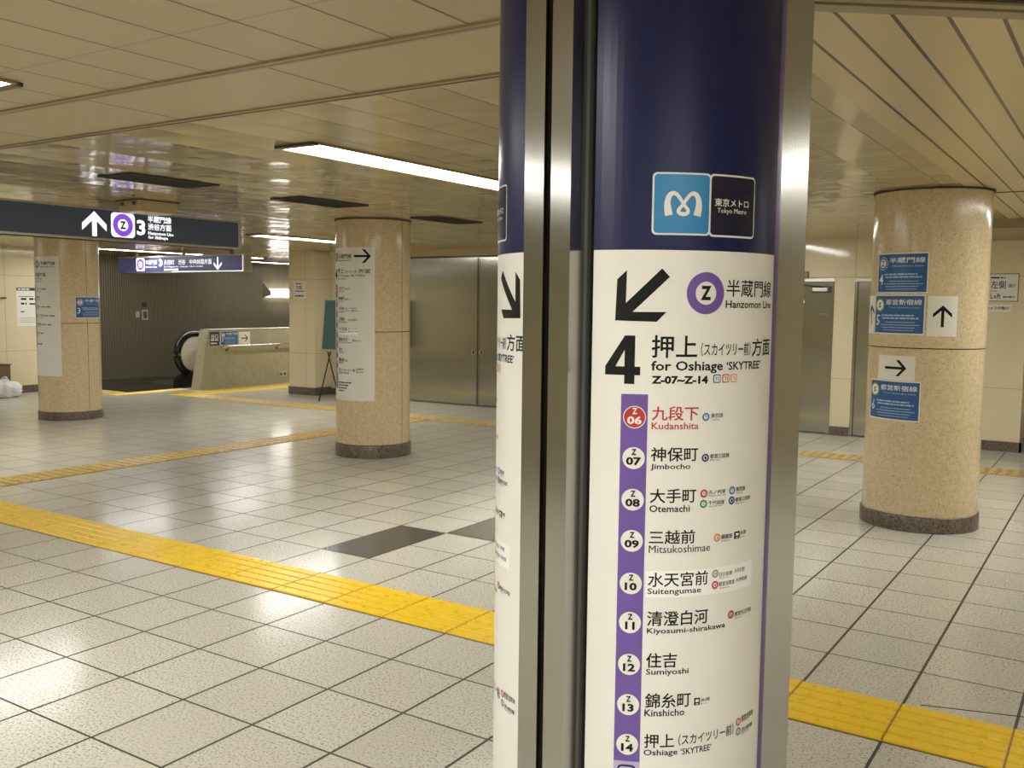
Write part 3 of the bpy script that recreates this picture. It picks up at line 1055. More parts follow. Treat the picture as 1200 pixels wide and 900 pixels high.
# ================================================================== GUIDE SHEETS ON THE PILLARS
def guide_sheet_oshiage():
    T = Round(PC, 0.3835, -128.0)
    s = MB()
    s.sheet(T, 0.0, 0.587, 0.548, 2.127, M_SHEET, 0.003)
    o = tag(s.build('guide_sheet'), 'tall white route sheet headed by an arrow pointing right', 'guide sign', 'tall route sheets on the pillars')
    a = MB()
    arrow(a, T, 0.424, 2.040, 0.176, 0.135, M_INK, 0, 0.004, 0.16)
    a.build('direction_arrow', o)
    h = MB()
    h.ring(T, 0.055, 2.035, 0.045, 0.026, M_PURPLE, 0.004)
    h.text(T, 'Z', 0.042, 2.020, 0.026, 0.030, M_INK, 0.004, 0.03, 1)
    h.text(T, '半蔵門線', 0.115, 2.016, 0.19, 0.045, M_INK, 0.004, 0.012, 1)
    h.text(T, 'Hanzomon Line', 0.115, 1.990, 0.19, 0.018, M_INK, 0.004, 0.014, 1)
    h.build('line_name', o)
    h = MB()
    h.text(T, '4', 0.008, 1.81, 0.07, 0.105, M_INK, 0.004, 0.05, 1)
    h.text(T, '押上', 0.090, 1.868, 0.110, 0.052, M_INK, 0.004, 0.014, 1)
    h.text(T, '（スカイツリー前）', 0.205, 1.870, 0.165, 0.032, M_INK, 0.004, 0.010, 1)
    h.text(T, '方面', 0.385, 1.868, 0.120, 0.046, M_INK, 0.004, 0.014, 1)
    h.text(T, 'for Oshiage ‘SKYTREE’', 0.090, 1.830, 0.37, 0.028, M_INK, 0.004, 0.014, 1)
    h.text(T, 'Z-07~Z-14', 0.090, 1.806, 0.14, 0.018, M_INK, 0.004, 0.02, 1)
    h.build('destination_lettering', o)
    s_ = MB()
    s_.rect(T, 0.022, 0.70, 0.082, 1.76, M_PURPLE, 0.0036)
    s_.build('line_stripe', o)
    T2 = Round(PC, 0.3865, -128.0)
    pt = MB()
    pt.sheet(T2, 0.098, 1.250, 0.385, 1.320, M_PATCH, 0.0006)
    q = pt.build('paper_patch', o)
    q['label'] = 'brighter white sticker strip behind one station name'
    for i, row in enumerate(ROWS):
        station_row(T2, row, 0.105, 1.705 - i * 0.1035, 1.06, o, 1)
    f = MB()
    for k in range(4):
        dashes(f, T, 0.10, 0.760 - k * 0.028, 0.30 - 0.03 * k, 0.012, M_INK, 40 + k, 0.004)
    f.build('small_print', o)


def guide_sheet_shibuya():
    T = Round(PL, 0.3875, -127.0)
    s = MB()
    s.sheet(T, 0.0, 0.580, 0.548, 2.122, M_SHEET, 0.003)
    o = tag(s.build('guide_sheet'), 'tall white route sheet wrapped on the pillar that also carries a single blue poster', 'guide sign', 'tall route sheets on the pillars')
    a = MB()
    arrow(a, T, 0.07, 2.035, 0.11, 0.12, M_INK, 180, 0.004, 0.16)
    a.build('direction_arrow', o)
    h = MB()
    h.ring(T, 0.212, 2.020, 0.05, 0.028, M_PURPLE, 0.004)
    h.text(T, 'Z', 0.199, 2.005, 0.026, 0.030, M_INK, 0.004, 0.03, 1)
    h.text(T, '半蔵門線', 0.285, 2.008, 0.215, 0.048, M_INK, 0.004, 0.014, 1)
    h.text(T, 'Hanzomon Line', 0.285, 1.980, 0.215, 0.018, M_INK, 0.004, 0.014, 1)
    h.build('line_name', o)
    h = MB()
    h.text(T, '渋谷方面', 0.155, 1.862, 0.215, 0.052, M_INK, 0.004, 0.014, 1)
    h.text(T, 'for Shibuya', 0.155, 1.822, 0.15, 0.026, M_INK, 0.004, 0.014, 1)
    h.text(T, 'Z-05~Z-01', 0.155, 1.792, 0.14, 0.018, M_INK, 0.004, 0.014, 1)
    h.build('destination_lettering', o)
    s_ = MB()
    s_.rect(T, 0.085, 0.95, 0.135, 1.76, M_PURPLE, 0.0036)
    s_.build('line_stripe', o)
    rows = (('九段下', 'Kudanshita', 0.13, ('T',)), ('半蔵門', 'Hanzomon', 0.10, ()), ('永田町', 'Nagatacho', 0.10, ('G', 'M')),
            ('青山一丁目', 'Aoyama-itchome', 0.15, ('G', 'E')), ('表参道', 'Omote-sando', 0.11, ('C', 'G')), ('渋谷', 'Shibuya', 0.07, ('G',)))
    for i, (jp, en, w, bs) in enumerate(rows):
        v = 1.690 - i * 0.114
        num = 6 - i
        station_disc(T, num, 0.110, v + 0.01, 0.026, num == 6, o, 1)
        nm = MB()
        nm.text(T, jp, 0.150, v, w, 0.034, M_RED if num == 6 else M_INK, 0.004, 0.012, 1)
        nm.text(T, en, 0.150, v - 0.020, w * 1.05, 0.015, M_RED if num == 6 else M_INK, 0.004, 0.014, 1)
        nm.build('station_name', o)
        tr = MB()
        for j, bk in enumerate(bs):
            badge(tr, T, bk, 0.155 + w + 0.09 * j, v + 0.002, 0.022, 0.022, 0.004)
            dashes(tr, T, 0.182 + w + 0.09 * j, v + 0.006, 0.235 + w + 0.09 * j, 0.012, M_INK, i * 7 + j, 0.004)
        if tr.v:
            tr.build('transfer_badges', o)
    f = MB()
    dashes(f, T, 0.155, 0.985, 0.27, 0.016, M_INK, 77, 0.004)
    f.build('small_print', o)


guide_sheet_oshiage()
guide_sheet_shibuya()


# ================================================================== BLUE POSTERS AND ARROW PAPERS
def poster(T, w, h, num, letter, title, sub, label, group, dark=False):
    s = MB()
    s.sheet(T, 0, 0, w, h, M_PAPER, 0.0014)
    o = tag(s.build('line_poster'), label, 'poster', group)
    f = MB()
    f.rect(T, 0.008, 0.008, w - 0.008, h - 0.008, M_POSTERDARK if dark else M_POSTER, 0.0020)
    f.build('printed_field', o)
    e = MB()
    ring = M_PURPLE if letter == 'Z' else M_GREEN
    e.disc(T, 0.062, h - 0.073, 0.047, M_PALEBLUE if letter == 'Z' else M_GREEN, 0.0026, 32)
    if letter == 'Z':
        e.ring(T, 0.062, h - 0.073, 0.042, 0.026, M_PURPLE, 0.0031)
    e.disc(T, 0.062, h - 0.073, 0.030 if letter == 'Z' else 0.037, M_WHITE, 0.0034, 28)
    e.text(T, letter, 0.062 - 0.014, h - 0.073 - 0.020, 0.028, 0.040, M_INK, 0.004, 0.02, 1)
    e.build('line_emblem', o)
    m = MB()
    m.text(T, title, 0.122, h - 0.072, w - 0.145, 0.040, M_WHITE, 0.0026, 0.006, 1)
    m.text(T, sub, 0.150, h - 0.098, w - 0.18, 0.013, M_PALEBLUE, 0.0026, 0.01, 1)
    m.text(T, num, 0.026, 0.060, 0.040, 0.076, M_WHITE, 0.0026, 0.004, 1)
    for k, (a, b, z, hh) in enumerate(((0.08, 0.33, 0.128, 0.010), (0.09, 0.36, 0.108, 0.010), (0.12, 0.34, 0.082, 0.005), (0.08, 0.37, 0.063, 0.005), (0.09, 0.34, 0.044, 0.005), (0.10, 0.33, 0.026, 0.004))):
        dashes(m, T, a * w / 0.4, z, b * w / 0.4, hh, M_PALEBLUE, hash(title) % 97 + k if False else len(title) * 11 + int(num) * 5 + k, 0.0026)
    m.build('lettering', o)
    return o


def arrow_paper(T, w, h, deg, aw, ah, label, au=None):
    s = MB()
    s.sheet(T, 0, 0, w, h, M_PAPER, 0.0012)
    o = tag(s.build('arrow_paper'), label, 'paper arrow', 'paper arrows taped up in the concourse')
    a = MB()
    arrow(a, T, au if au else w / 2, h / 2, aw, ah, M_INK, deg, 0.0020, 0.16)
    a.build('direction_arrow', o)
    return o


GP = 'blue line posters'
poster(Round(PRT, 0.3964, -139.5, 1.690), 0.402, 0.283, '4', 'Z', '半蔵門線', 'Hanzomon Line',
       'blue poster with a purple Z ring and number 4, uppermost of three on its pillar', GP)
poster(Round(PRT, 0.3964, -142.0, 1.400), 0.410, 0.279, '5', 'S', '都営新宿線', 'Toei Shinjuku Line',
       'blue poster with green S ring and number 5, directly under the Z poster', GP)
poster(Round(PRT, 0.3964, -144.0, 0.787), 0.420, 0.283, '6', 'S', '都営新宿線', 'Toei Shinjuku Line',
       'blue poster numbered 6 with a green letter S ring, lowest on its pillar', GP)
arrow_paper(Round(PRT, 0.3964, -80.8, 1.392), 0.198, 0.279, 90, 0.150, 0.125, 'white paper with an up arrow taped to the right of the number 5 poster')
arrow_paper(Round(PRT, 0.3964, -172.5, 1.396), 0.205, 0.277, 90, 0.150, 0.105, 'white up arrow paper wrapping out of sight left of the number 5 poster', 0.145)
arrow_paper(Round(PRT, 0.3969, -131.5, 1.073), 0.290, 0.175, 0, 0.165, 0.115, 'white paper with a right arrow just above the number 6 poster', 0.15)
poster(Round(PL, 0.3874, -20.0, 1.332), 0.420, 0.278, '3', 'Z', '半蔵門線', 'Hanzomon Line',
       'blue poster with number 3 on the pillar below the long hanging sign', GP)
TP = Flat((-13.68, 11.18, 0.775), (0, 1, 0), (1, 0, 0))


def parapet_sign(u0, w, h, dark, label, num):
    T = Flat((-13.68, u0, 0.775), (0, 1, 0), (1, 0, 0))
    if not dark:
        return poster(T, w, h, num, 'Z', '半蔵門線', 'Hanzomon Line', label, GP)
    s = MB()
    s.sheet(T, 0, 0, w, h, M_POSTERDARK, 0.0014)
    o = tag(s.build('exit_poster'), label, 'poster')
    m = MB()
    m.text(T, '出口', 0.03, h * 0.5, w * 0.72, h * 0.32, M_WHITE, 0.002, 0.012, 1)
    dashes(m, T, 0.02, h * 0.36, w - 0.03, 0.022, M_WHITE, 5, 0.002)
    dashes(m, T, 0.02, h * 0.12, w - 0.06, 0.022, M_WHITE, 6, 0.002)
    m.build('lettering', o)


parapet_sign(11.185, 0.215, 0.245, True, 'small navy poster at the front end of the concrete parapet', '0')
parapet_sign(11.425, 0.40, 0.255, False, 'blue poster with number 3 on the concrete parapet above the handrail', '3')
arrow_paper(Flat((-13.68, 11.845, 0.775), (0, 1, 0), (1, 0, 0)), 0.265, 0.235, 0, 0.165, 0.12, 'white paper with a right arrow on the concrete parapet')


# ================================================================== NOTICES
def notice(T, w, h, lines, label, header=None, name='paper_notice', edge=None):
    s = MB()
    if edge:
        s.sheet(T, -0.008, -0.008, w + 0.008, h + 0.008, edge, 0.004)
        T = type(T)(T.o + T.n * 0.0042, T.u, T.n)
    s.sheet(T, 0, 0, w, h, M_PAPER, 0.0014)
    o = tag(s.build(name), label, 'notice')
    m = MB()
    if header:
        m.rect(T, 0, h * (1 - header), w, h, M_POSTERDARK, 0.002)
        dashes(m, T, w * 0.06, h * (1 - header * 0.72), w * 0.55, h * header * 0.45, M_WHITE, 3, 0.0028)
    for k, it in enumerate(lines):
        if isinstance(it[0], str):
            m.text(T, it[0], it[1] * w, it[2] * h, it[3] * w, it[4] * h, it[5], 0.002, 0.012, 1)
        else:
            dashes(m, T, it[0] * w, it[1] * h, it[2] * w, it[3] * h, it[4], 11 + k, 0.002)
    m.build('lettering', o)
    return o


M_BLUEINK = plain('ink_blue', srgb(48, 52, 104), 0.45)
notice(Flat((-1.338, 11.8, 1.676), (1, 0, 0), (0, -1, 0)), 0.285, 0.292,
       [('左側', 0.06, 0.46, 0.52, 0.30, M_BLUEINK), ('通行', 0.66, 0.50, 0.26, 0.14, M_BLUEINK), ('Keep', 0.06, 0.32, 0.22, 0.09, M_BLUEINK), ('Left', 0.06, 0.08, 0.36, 0.20, M_BLUEINK),
        (0.05, 0.84, 0.55, 0.06, M_BLUEINK), (0.50, 0.12, 0.90, 0.05, M_BLUEINK)],
       'framed white keep-left notice on the cream wall right of the granite pillar', None, 'wall_notice', M_GREYINK)
notice(Flat((-1.370, 11.8, 1.553), (1, 0, 0), (0, -1, 0)), 0.26, 0.082,
       [('カメラ作動中', 0.05, 0.24, 0.88, 0.50, M_INK)], 'narrow white strip reading camera in operation, under the keep-left notice', None, 'wall_notice')
notice(Flat((-11.935, 11.53, 1.625), (1, 0, 0), (0, -1, 0)), 0.285, 0.29,
       [('左側', 0.22, 0.52, 0.46, 0.26, M_BLUEINK), (0.16, 0.84, 0.7, 0.06, M_BLUEINK), (0.14, 0.40, 0.9, 0.06, M_BLUEINK), (0.14, 0.12, 0.84, 0.08, M_INK), ],
       'small white notice high on the square cream pillar', None, 'wall_notice')
notice(Flat((-15.5, 8.745, 1.118), (0, 1, 0), (1, 0, 0)), 0.40, 0.637,
       [(0.10, 0.76, 0.75, 0.02, M_GREYINK), (0.18, 0.68, 0.42, 0.05, M_INK), (0.54, 0.68, 0.86, 0.05, M_INK), (0.18, 0.56, 0.42, 0.05, M_INK), (0.54, 0.56, 0.86, 0.04, M_INK),
        (0.16, 0.36, 0.34, 0.03, M_INK), (0.12, 0.20, 0.86, 0.012, M_GREYINK), (0.12, 0.15, 0.86, 0.012, M_GREYINK), (0.12, 0.10, 0.86, 0.012, M_GREYINK)],
       'white notice with a dark heading bar on the cream wall behind the pillar', 0.075)
# a slim rail bracket higher on that wall
br = MB()
br.box((-15.5, 8.30, 1.575), (-15.46, 8.56, 1.592), M_STEEL_DARK, 0.003)
tag(br.build('wall_bracket'), 'thin dark metal strip fixed to the cream wall left of the notice', 'bracket')


# ================================================================== HANGING SIGNS
def hanging_sign_shibuya():
    y0, y1, z0, z1, X0 = 3.10, 6.34, 2.100, 2.333, -7.30
    t = thing('hanging_sign', 'long dark hanging sign with a lit up arrow and purple Z ring', 'hanging sign', (X0, 4.7, z0))
    c = MB()
    c.box((X0 - 0.13, y0, z0 - 0.022), (X0 - 0.002, y1, z1 + 0.018), M_BEIGE, 0.004)
    c.box((X0 - 0.13, y0, z0 - 0.022), (X0 + 0.006, y1, z0 - 0.002), M_ALU, 0.003)
    c.box((X0 - 0.13, y0, z1 + 0.001), (X0 + 0.006, y1, z1 + 0.018), M_ALU, 0.003)
    c.box((X0 - 0.13, y1 - 0.012, z0 - 0.02), (X0 + 0.006, y1 + 0.02, z1 + 0.016), M_ALU, 0.003)
    c.build('casing', t)
    T = Flat((X0, 0, 0), (0, 1, 0), (1, 0, 0))
    f = MB()
    f.rect(T, y0 + 0.002, z0, y1 - 0.012, z1, M_SIGNFACE, 0.002)
    f.build('sign_face', t)
    a = MB()
    arrow(a, T, 4.80, 2.212, 0.205, 0.225, M_LIT, 90, 0.004, 0.19)
    a.build('direction_arrow', t)
    e = MB()
    e.rrect(T, 4.955, 2.115, 5.185, 2.322, 0.035, M_LIT, 0.004)
    e.ring(T, 5.068, 2.219, 0.097, 0.050, M_LITPURPLE, 0.006)
    e.text(T, 'Z', 5.068 - 0.029, 2.219 - 0.034, 0.058, 0.068, M_LITINK, 0.006, 0.05, 1)
    e.build('line_emblem', t)
    m = MB()
    m.text(T, '3', 5.205, 2.145, 0.085, 0.132, M_LIT, 0.004, 0.03, 2)
    m.text(T, '半蔵門線', 5.315, 2.262, 0.245, 0.060, M_LIT, 0.004, 0.018, 1)
    m.text(T, '渋谷方面', 5.315, 2.196, 0.245, 0.060, M_LIT, 0.004, 0.018, 1)
    m.text(T, 'Hanzomon Line', 5.318, 2.155, 0.265, 0.030, M_LIT, 0.004, 0.03, 1)
    m.text(T, 'for Shibuya', 5.318, 2.112, 0.205, 0.036, M_LIT, 0.004, 0.03, 1)
    m.build('lettering', t)
    for yy in (3.4, 5.17):
        b = MB()
        b.box((X0 - 0.085, yy - 0.03, z1 + 0.017), (X0 - 0.045, yy + 0.03, CEIL), M_BEIGE, 0.004)
        b.box((X0 - 0.11, yy - 0.06, CEIL - 0.01), (X0 - 0.02, yy + 0.06, CEIL), M_BEIGE, 0.003)
        b.build('hanger', t)


def hanging_sign_stairs():
    x0, x1, z0, z1, Y0 = -15.42, -12.10, 2.062, 2.318, 10.60
    t = thing('hanging_sign', 'narrower bluish illuminated sign with a down arrow over the escalator landing', 'hanging sign', (-13.7, Y0, z0))
    c = MB()
    c.box((x0, Y0 + 0.002, z0 - 0.014), (x1, Y0 + 0.16, z1 + 0.022), M_BEIGE, 0.004)
    c.box((x0, Y0 - 0.006, z0 - 0.014), (x1, Y0 + 0.16, z0 - 0.001), M_ALU, 0.002)
    c.box((x0, Y0 - 0.006, z1 + 0.001), (x1, Y0 + 0.16, z1 + 0.022), M_BEIGE, 0.002)
    c.box((x1 - 0.012, Y0 - 0.006, z0 - 0.014), (x1 + 0.012, Y0 + 0.16, z1 + 0.022), M_ALU, 0.002)
    c.build('casing', t)
    T = Flat((0, Y0, 0), (1, 0, 0), (0, -1, 0))
    f = MB()
    f.rect(T, x0 + 0.002, z0, x1 - 0.012, z1, M_LITFACE, 0.002)
    f.build('sign_face', t)
    b = MB()
    b.rect(T, x0 + 1.5, z0, x1 - 0.012, z0 + 0.010, M_LIT, 0.004)  # glowing strips stand in for glare on the aluminium edges
    b.rect(T, x1 - 0.030, z0, x1 - 0.016, z1, M_LIT, 0.004)
    b.build('edge_glare', t)
    e = MB()
    e.rrect(T, -14.895, 2.082, -14.656, 2.314, 0.04, M_LIT, 0.004)
    e.ring(T, -14.775, 2.198, 0.100, 0.055, M_LITPURPLE, 0.006)
    e.text(T, 'Z', -14.775 - 0.026, 2.198 - 0.034, 0.052, 0.068, M_LITPURPLE, 0.006, 0.02, 1)
    e.build('line_emblem', t)
    m = MB()
    m.text(T, '半蔵門線', -14.632, 2.190, 0.318, 0.082, M_LIT, 0.004, 0.0, 1)
    m.text(T, 'Hanzomon Line', -14.632, 2.138, 0.312, 0.034, M_LIT, 0.004, 0.0, 1)
    m.text(T, '3', -14.262, 2.158, 0.106, 0.128, M_LIT, 0.004, 0.03, 1)
    m.text(T, '永田町　渋谷　中央林間方面', -14.122, 2.184, 1.24, 0.086, M_LIT, 0.004, 0.0, 1)
    m.text(T, 'for Nagatacho, Shibuya, Chuo-rinkan', -14.122, 2.132, 1.02, 0.034, M_LIT, 0.004, 0.0, 1)
    dashes(m, T, -14.12, 2.086, -13.74, 0.030, M_LIT, 9, 0.004)
    m.build('lettering', t)
    a = MB()
    arrow(a, T, -12.731, 2.190, 0.215, 0.20, M_LIT, -90, 0.004, 0.15)
    a.build('direction_arrow', t)
    for xx in (-15.0, -13.7, -12.5):
        b = MB()
        b.box((xx - 0.03, Y0 + 0.06, z1 + 0.02), (xx + 0.03, Y0 + 0.10, CEIL), M_BEIGE, 0.003)
        b.build('hanger', t)


hanging_sign_shibuya()
hanging_sign_stairs()

# beige ceiling box in front of the long sign
bx = thing('ceiling_box', 'beige metal box fixed under the ceiling in front of the long hanging sign', 'junction box', (-7.09, 5.17, 2.34))
m = MB()
m.box((-7.235, 4.99, 2.318), (-6.95, 5.36, CEIL), M_BEIGE, 0.006)
m.build('body', bx)
m = MB()
m.box((-7.255, 4.975, CEIL - 0.008), (-6.93, 5.375, CEIL), M_GAP)
m.build('mounting_flange', bx)
for yy in (4.986,):
    for xx in (-7.18, -7.02):
        k = MB()
        k.lathe((0, 0, 0), [(0.016, 0), (0.016, 0.014), (0.011, 0.018)], M_STEEL_DARK, 16)
        k.v = [Vector((xx + v.x, yy + 0.004 - v.z, 2.385 + v.y)) for v in k.v]
        k.build('knob', bx)


# ================================================================== CEILING LIGHTS AND VENTS
def ceiling_light(x, y0, y1, label, w=0.24):
    t = thing('ceiling_light', label, 'ceiling light', (x, (y0 + y1) / 2, CEIL), 'fluorescent strip lights in the ceiling')
    h = MB()
    e = 0.016
    h.box((x - w / 2 - e, y0 - e, CEIL - 0.014), (x - w / 2, y1 + e, CEIL), M_TRIM, 0.003)
    h.box((x + w / 2, y0 - e, CEIL - 0.014), (x + w / 2 + e, y1 + e, CEIL), M_TRIM, 0.003)
    h.box((x - w / 2, y0 - e * 3, CEIL - 0.016), (x + w / 2, y0, CEIL), M_STEEL_DARK, 0.003)
    h.box((x - w / 2, y1, CEIL - 0.016), (x + w / 2, y1 + e * 3, CEIL), M_STEEL_DARK, 0.003)
    h.build('housing', t)
    d_ = MB()
    d_.prism([(x - w / 2, CEIL - 0.002), (x - w / 2, CEIL - 0.008), (x - w * 0.3, CEIL - 0.013), (x + w * 0.3, CEIL - 0.013), (x + w / 2, CEIL - 0.008), (x + w / 2, CEIL - 0.002)][::-1],
             'y', y0, y1, M_TUBE)
    d_.build('diffuser', t)


LIGHTS = [
    (-3.775, 3.70, 6.15, 'long fluorescent strip light running behind the near column from its left', 0.29),
    (-3.775, -0.38, 2.07, 'fluorescent strip light whose tip shows at the top left corner', 0.24),
    (-3.775, 8.70, 11.10, 'fluorescent strip light behind the near column, mirrored in the cream wall', 0.24),
    (-3.775, -3.05, -0.60, 'fluorescent strip light behind the camera on the left', 0.24),
    (-9.36, 8.40, 10.85, 'fluorescent strip light ending at the pillar with the right arrow sheet', 0.28),
    (-9.36, 3.40, 5.85, 'fluorescent strip light behind the long hanging sign', 0.24),
    (-9.36, -2.0, 0.45, 'fluorescent strip light far out to the left', 0.24),
    (-14.35, 8.60, 13.0, 'fluorescent strip light over the escalator landing', 0.22),
    (-14.35, 3.2, 5.6, 'fluorescent strip light along the cream side wall', 0.24),
    (-15.85, 13.4, 16.6, 'thin fluorescent strip light above the escalator shaft', 0.16),
    (-12.7, 12.6, 15.0, 'fluorescent strip light in the passage behind the square pillar', 0.24),
    (0.30, 6.3, 8.2, 'fluorescent strip light over the right side of the concourse', 0.24),
    (0.30, 8.4, 9.85, 'fluorescent strip light near the far right wall', 0.24),
    (3.40, 6.3, 8.75, 'fluorescent strip light at the far right of the concourse', 0.24),
    (1.45, -1.60, 0.85, 'fluorescent strip light over the camera on the right', 0.24),
    (-1.10, -1.75, 0.70, 'added fluorescent strip light directly over the camera, unseen fill for the white board', 0.24),  # unseen strip added to brighten the near column's white board
    (-1.10, -4.8, -2.4, 'added fluorescent strip light behind the camera in the middle, extra fill out of view', 0.24),  # same added row, continued behind the camera for more light
    (3.40, -1.60, 0.85, 'added fluorescent strip light over the camera, further right, out of view', 0.24),  # extra strip out of view, added to lift the board's brightness
    (1.75, -4.8, -2.9, 'fluorescent strip light behind the camera on the right', 0.24),
]
for L in LIGHTS:
    ceiling_light(*L)


def vent(x0, x1, y0, y1, label):
    t = thing('ceiling_vent', label, 'ceiling vent', ((x0 + x1) / 2, (y0 + y1) / 2, CEIL), 'dark ceiling vents')
    f = MB()
    e = 0.018
    for a in ((x0, x0 + e, y0, y1), (x1 - e, x1, y0, y1), (x0 + e, x1 - e, y0, y0 + e), (x0 + e, x1 - e, y1 - e, y1)):
        f.box((a[0], a[2], CEIL - 0.012), (a[1], a[3], CEIL), M_VENT, 0.002)
    f.build('frame', t)
    g = MB()
    g.box((x0 + e, y0 + e, CEIL - 0.003), (x1 - e, y1 - e, CEIL), M_RUBBER)
    k = x0 + e + 0.012
    while k < x1 - e - 0.01:
        g.box((k, y0 + e, CEIL - 0.011), (k + 0.006, y1 - e, CEIL - 0.003), M_VENT)
        k += 0.022
    g.build('grille', t)


vent(-5.93, -5.56, 3.93, 4.66, 'dark ceiling vent nearest the camera, above the long hanging sign')
vent(-5.93, -5.57, 5.48, 6.27, 'dark ceiling vent left of the pillar with the right arrow sheet')
vent(-6.00, -5.66, 7.36, 8.13, 'dark ceiling vent right of the pillar with the right arrow sheet')


# ================================================================== TACTILE PAVING
def tactile_strip(x0, x1, y0, y1, along, label, base, bar, cross=False, group='yellow tactile strips'):
    m = MB()
    m.box((x0, y0, 0.0), (x1, y1, 0.0022), base)
    w = (y1 - y0) if along == 'x' else (x1 - x0)
    L0, L1 = (x0, x1) if along == 'x' else (y0, y1)
    if not cross:
        nb = 5
        for k in range(nb):
            c = (k + 0.5) / nb * w
            hw = w / nb * 0.455
            a, b = c - hw, c + hw
            q = L0
            # bars are broken at each paving block
            while q < L1 - 0.02:
                e = min(q + 0.394, L1)
                pr = [(a, 0.002), (b, 0.002), (b - 0.006, 0.0065), (a + 0.006, 0.0065)]
                if along == 'x':
                    m.prism([(y0 + p, z) for p, z in pr], 'x', q + 0.003, e, bar)
                else:
                    m.prism([(x0 + p, z) for p, z in pr], 'y', q + 0.003, e, bar)
                q += 0.4
    else:
        q = L0 + 0.02
        while q < L1 - 0.06:
            pr = [(q, 0.002), (q + 0.06, 0.002), (q + 0.05, 0.007), (q + 0.01, 0.007)]
            if along == 'x':
                m.prism(pr[::-1] if False else pr, 'y', y0 + 0.01, y1 - 0.01, bar)
            else:
                m.prism(pr, 'x', x0 + 0.01, x1 - 0.01, bar)
            q += 0.1
    # dark joints between the blocks
    q = L0
    while q <= L1:
        if along == 'x':
            m.box((q - 0.003, y0, 0.002), (q + 0.003, y1, 0.0028), M_GROOVE)
        else:
            m.box((x0, q - 0.003, 0.002), (x1, q + 0.003, 0.0028), M_GROOVE)
        q += 0.4
    return tag(m.build('tactile_strip'), label, 'tactile paving', group)


tactile_strip(-7.88, 4.12, 3.566, 3.958, 'x', 'bright yellow tactile strip with long ribs running behind the near sign column', M_YELLOWBASE, M_YELLOW)
tactile_strip(-8.28, -7.88, 3.966, 10.06, 'y', 'ochre tactile strip passing left of the pillar with the right arrow sheet', M_OCHRE, M_OCHREBAR, True)
tactile_strip(-13.0, -0.75, 10.07, 10.47, 'x', 'ochre tactile strip across the far end in front of the steel doors', M_OCHRE, M_OCHREBAR, True)
tactile_strip(-0.75, 4.85, 10.07, 10.47, 'x', 'yellow tactile strip at the far right in front of the cream wall', M_YELLOW, M_YELLOW)
tactile_strip(-13.40, -13.0, 10.07, 17.0, 'y', 'yellow tactile strip running along the concrete parapet', M_YELLOW, M_YELLOW)
tactile_strip(-15.46, -14.2, 9.50, 9.90, 'x', 'ochre tactile strip in front of the black escalator landing', M_OCHRE, M_OCHREBAR, True)
tactile_strip(-14.2, -13.94, 9.50, 10.94, 'y', 'short yellow tactile strip at the foot of the concrete parapet', M_YELLOW, M_YELLOW)

# ================================================================== ESCALATOR
es = thing('escalator', 'black escalator with a rounded rubber handrail end beside the concrete parapet', 'escalator', (-15.0, 11.5, 0))
m = MB()
m.box((-16.70, 9.93, 0.0), (-14.2, 12.3, 0.012), M_BLACK)
m.box((-15.75, 11.2, 0.012), (-14.75, 12.3, 0.016), M_STEEL_DARK)
m.build('landing_plate', es)
st = MB()
for k in range(14):
    st.box((-15.75, 12.3 + k * 0.32, -0.05 - 0.2 * (k + 1)), (-14.75, 12.64 + k * 0.32, -0.2 * (k + 1) + 0.05), M_TREAD)
st.build('steps', es)


def balustrade(x, inner, label, yc=11.36):
    zc, r = 0.60, 0.315
    y2 = max(12.6, yc + 0.4)
    sl = math.atan2(0.2, 0.32)
    top = [(yc + r * math.cos(R_(a)), zc + r * math.sin(R_(a))) for a in range(95, 266, 10)]
    far = [(16.4, zc - r - (16.4 - 12.6) * 0.625), (16.4, zc + r - (16.4 - 12.6) * 0.625)]
    out = top + [(y2, zc - r)] + far + [(y2, zc + r)]
    b = MB()
    b.prism(out, 'x', x - 0.05, x + 0.05, inner)
    o = b.build('balustrade', es)
    hr = MB()
    rr = r + 0.055
    path = [(x, 16.4, zc - rr - 3.8 * 0.625), (x, y2, zc - rr)] + [(x, yc + rr * math.cos(R_(a)), zc + rr * math.sin(R_(a))) for a in range(265, 94, -8)] + [(x, y2, zc + rr), (x, 16.4, zc + rr - 3.8 * 0.625)]
    hr.tube(path, 0.062, M_HANDRUB, 12)
    hr.build('handrail', o)
    sk = MB()
    sk.prism([(yc - 0.36, 0.012), (y2, 0.012), (16.4, -2.37), (16.4, -2.1), (y2, 0.30), (yc - 0.11, 0.30), (yc - 0.36, 0.16)], 'x', x - 0.13, x + 0.13, M_BLACK)
    sk.build('skirt', o)


balustrade(-14.33, Mat('balustrade_panel', srgb(240, 234, 228), 0.3).m, '')
balustrade(-15.35, M_BLACK, '', 13.3)

# stainless handrail on the parapet
hr = thing('wall_handrail', 'stainless handrail on brackets along the concrete parapet', 'handrail', (-13.62, 14.0, 0.75))
m = MB()
m.tube([(-13.68, 11.46, 0.735), (-13.63, 11.45, 0.735), (-13.615, 11.47, 0.755), (-13.615, 11.55, 0.76), (-13.615, 19.5, 0.76)], 0.019, M_CHROME, 12)
m.build('rail', hr)
for yy in (11.56, 12.75, 14.0, 15.5):
    m = MB()
    m.tube([(-13.68, yy, 0.69), (-13.64, yy, 0.69), (-13.615, yy, 0.745)], 0.009, M_STEEL_DARK, 8)
    m.box((-13.684, yy - 0.022, 0.665), (-13.676, yy + 0.022, 0.715), M_STEEL_DARK, 0.002)
    m.build('bracket', hr)

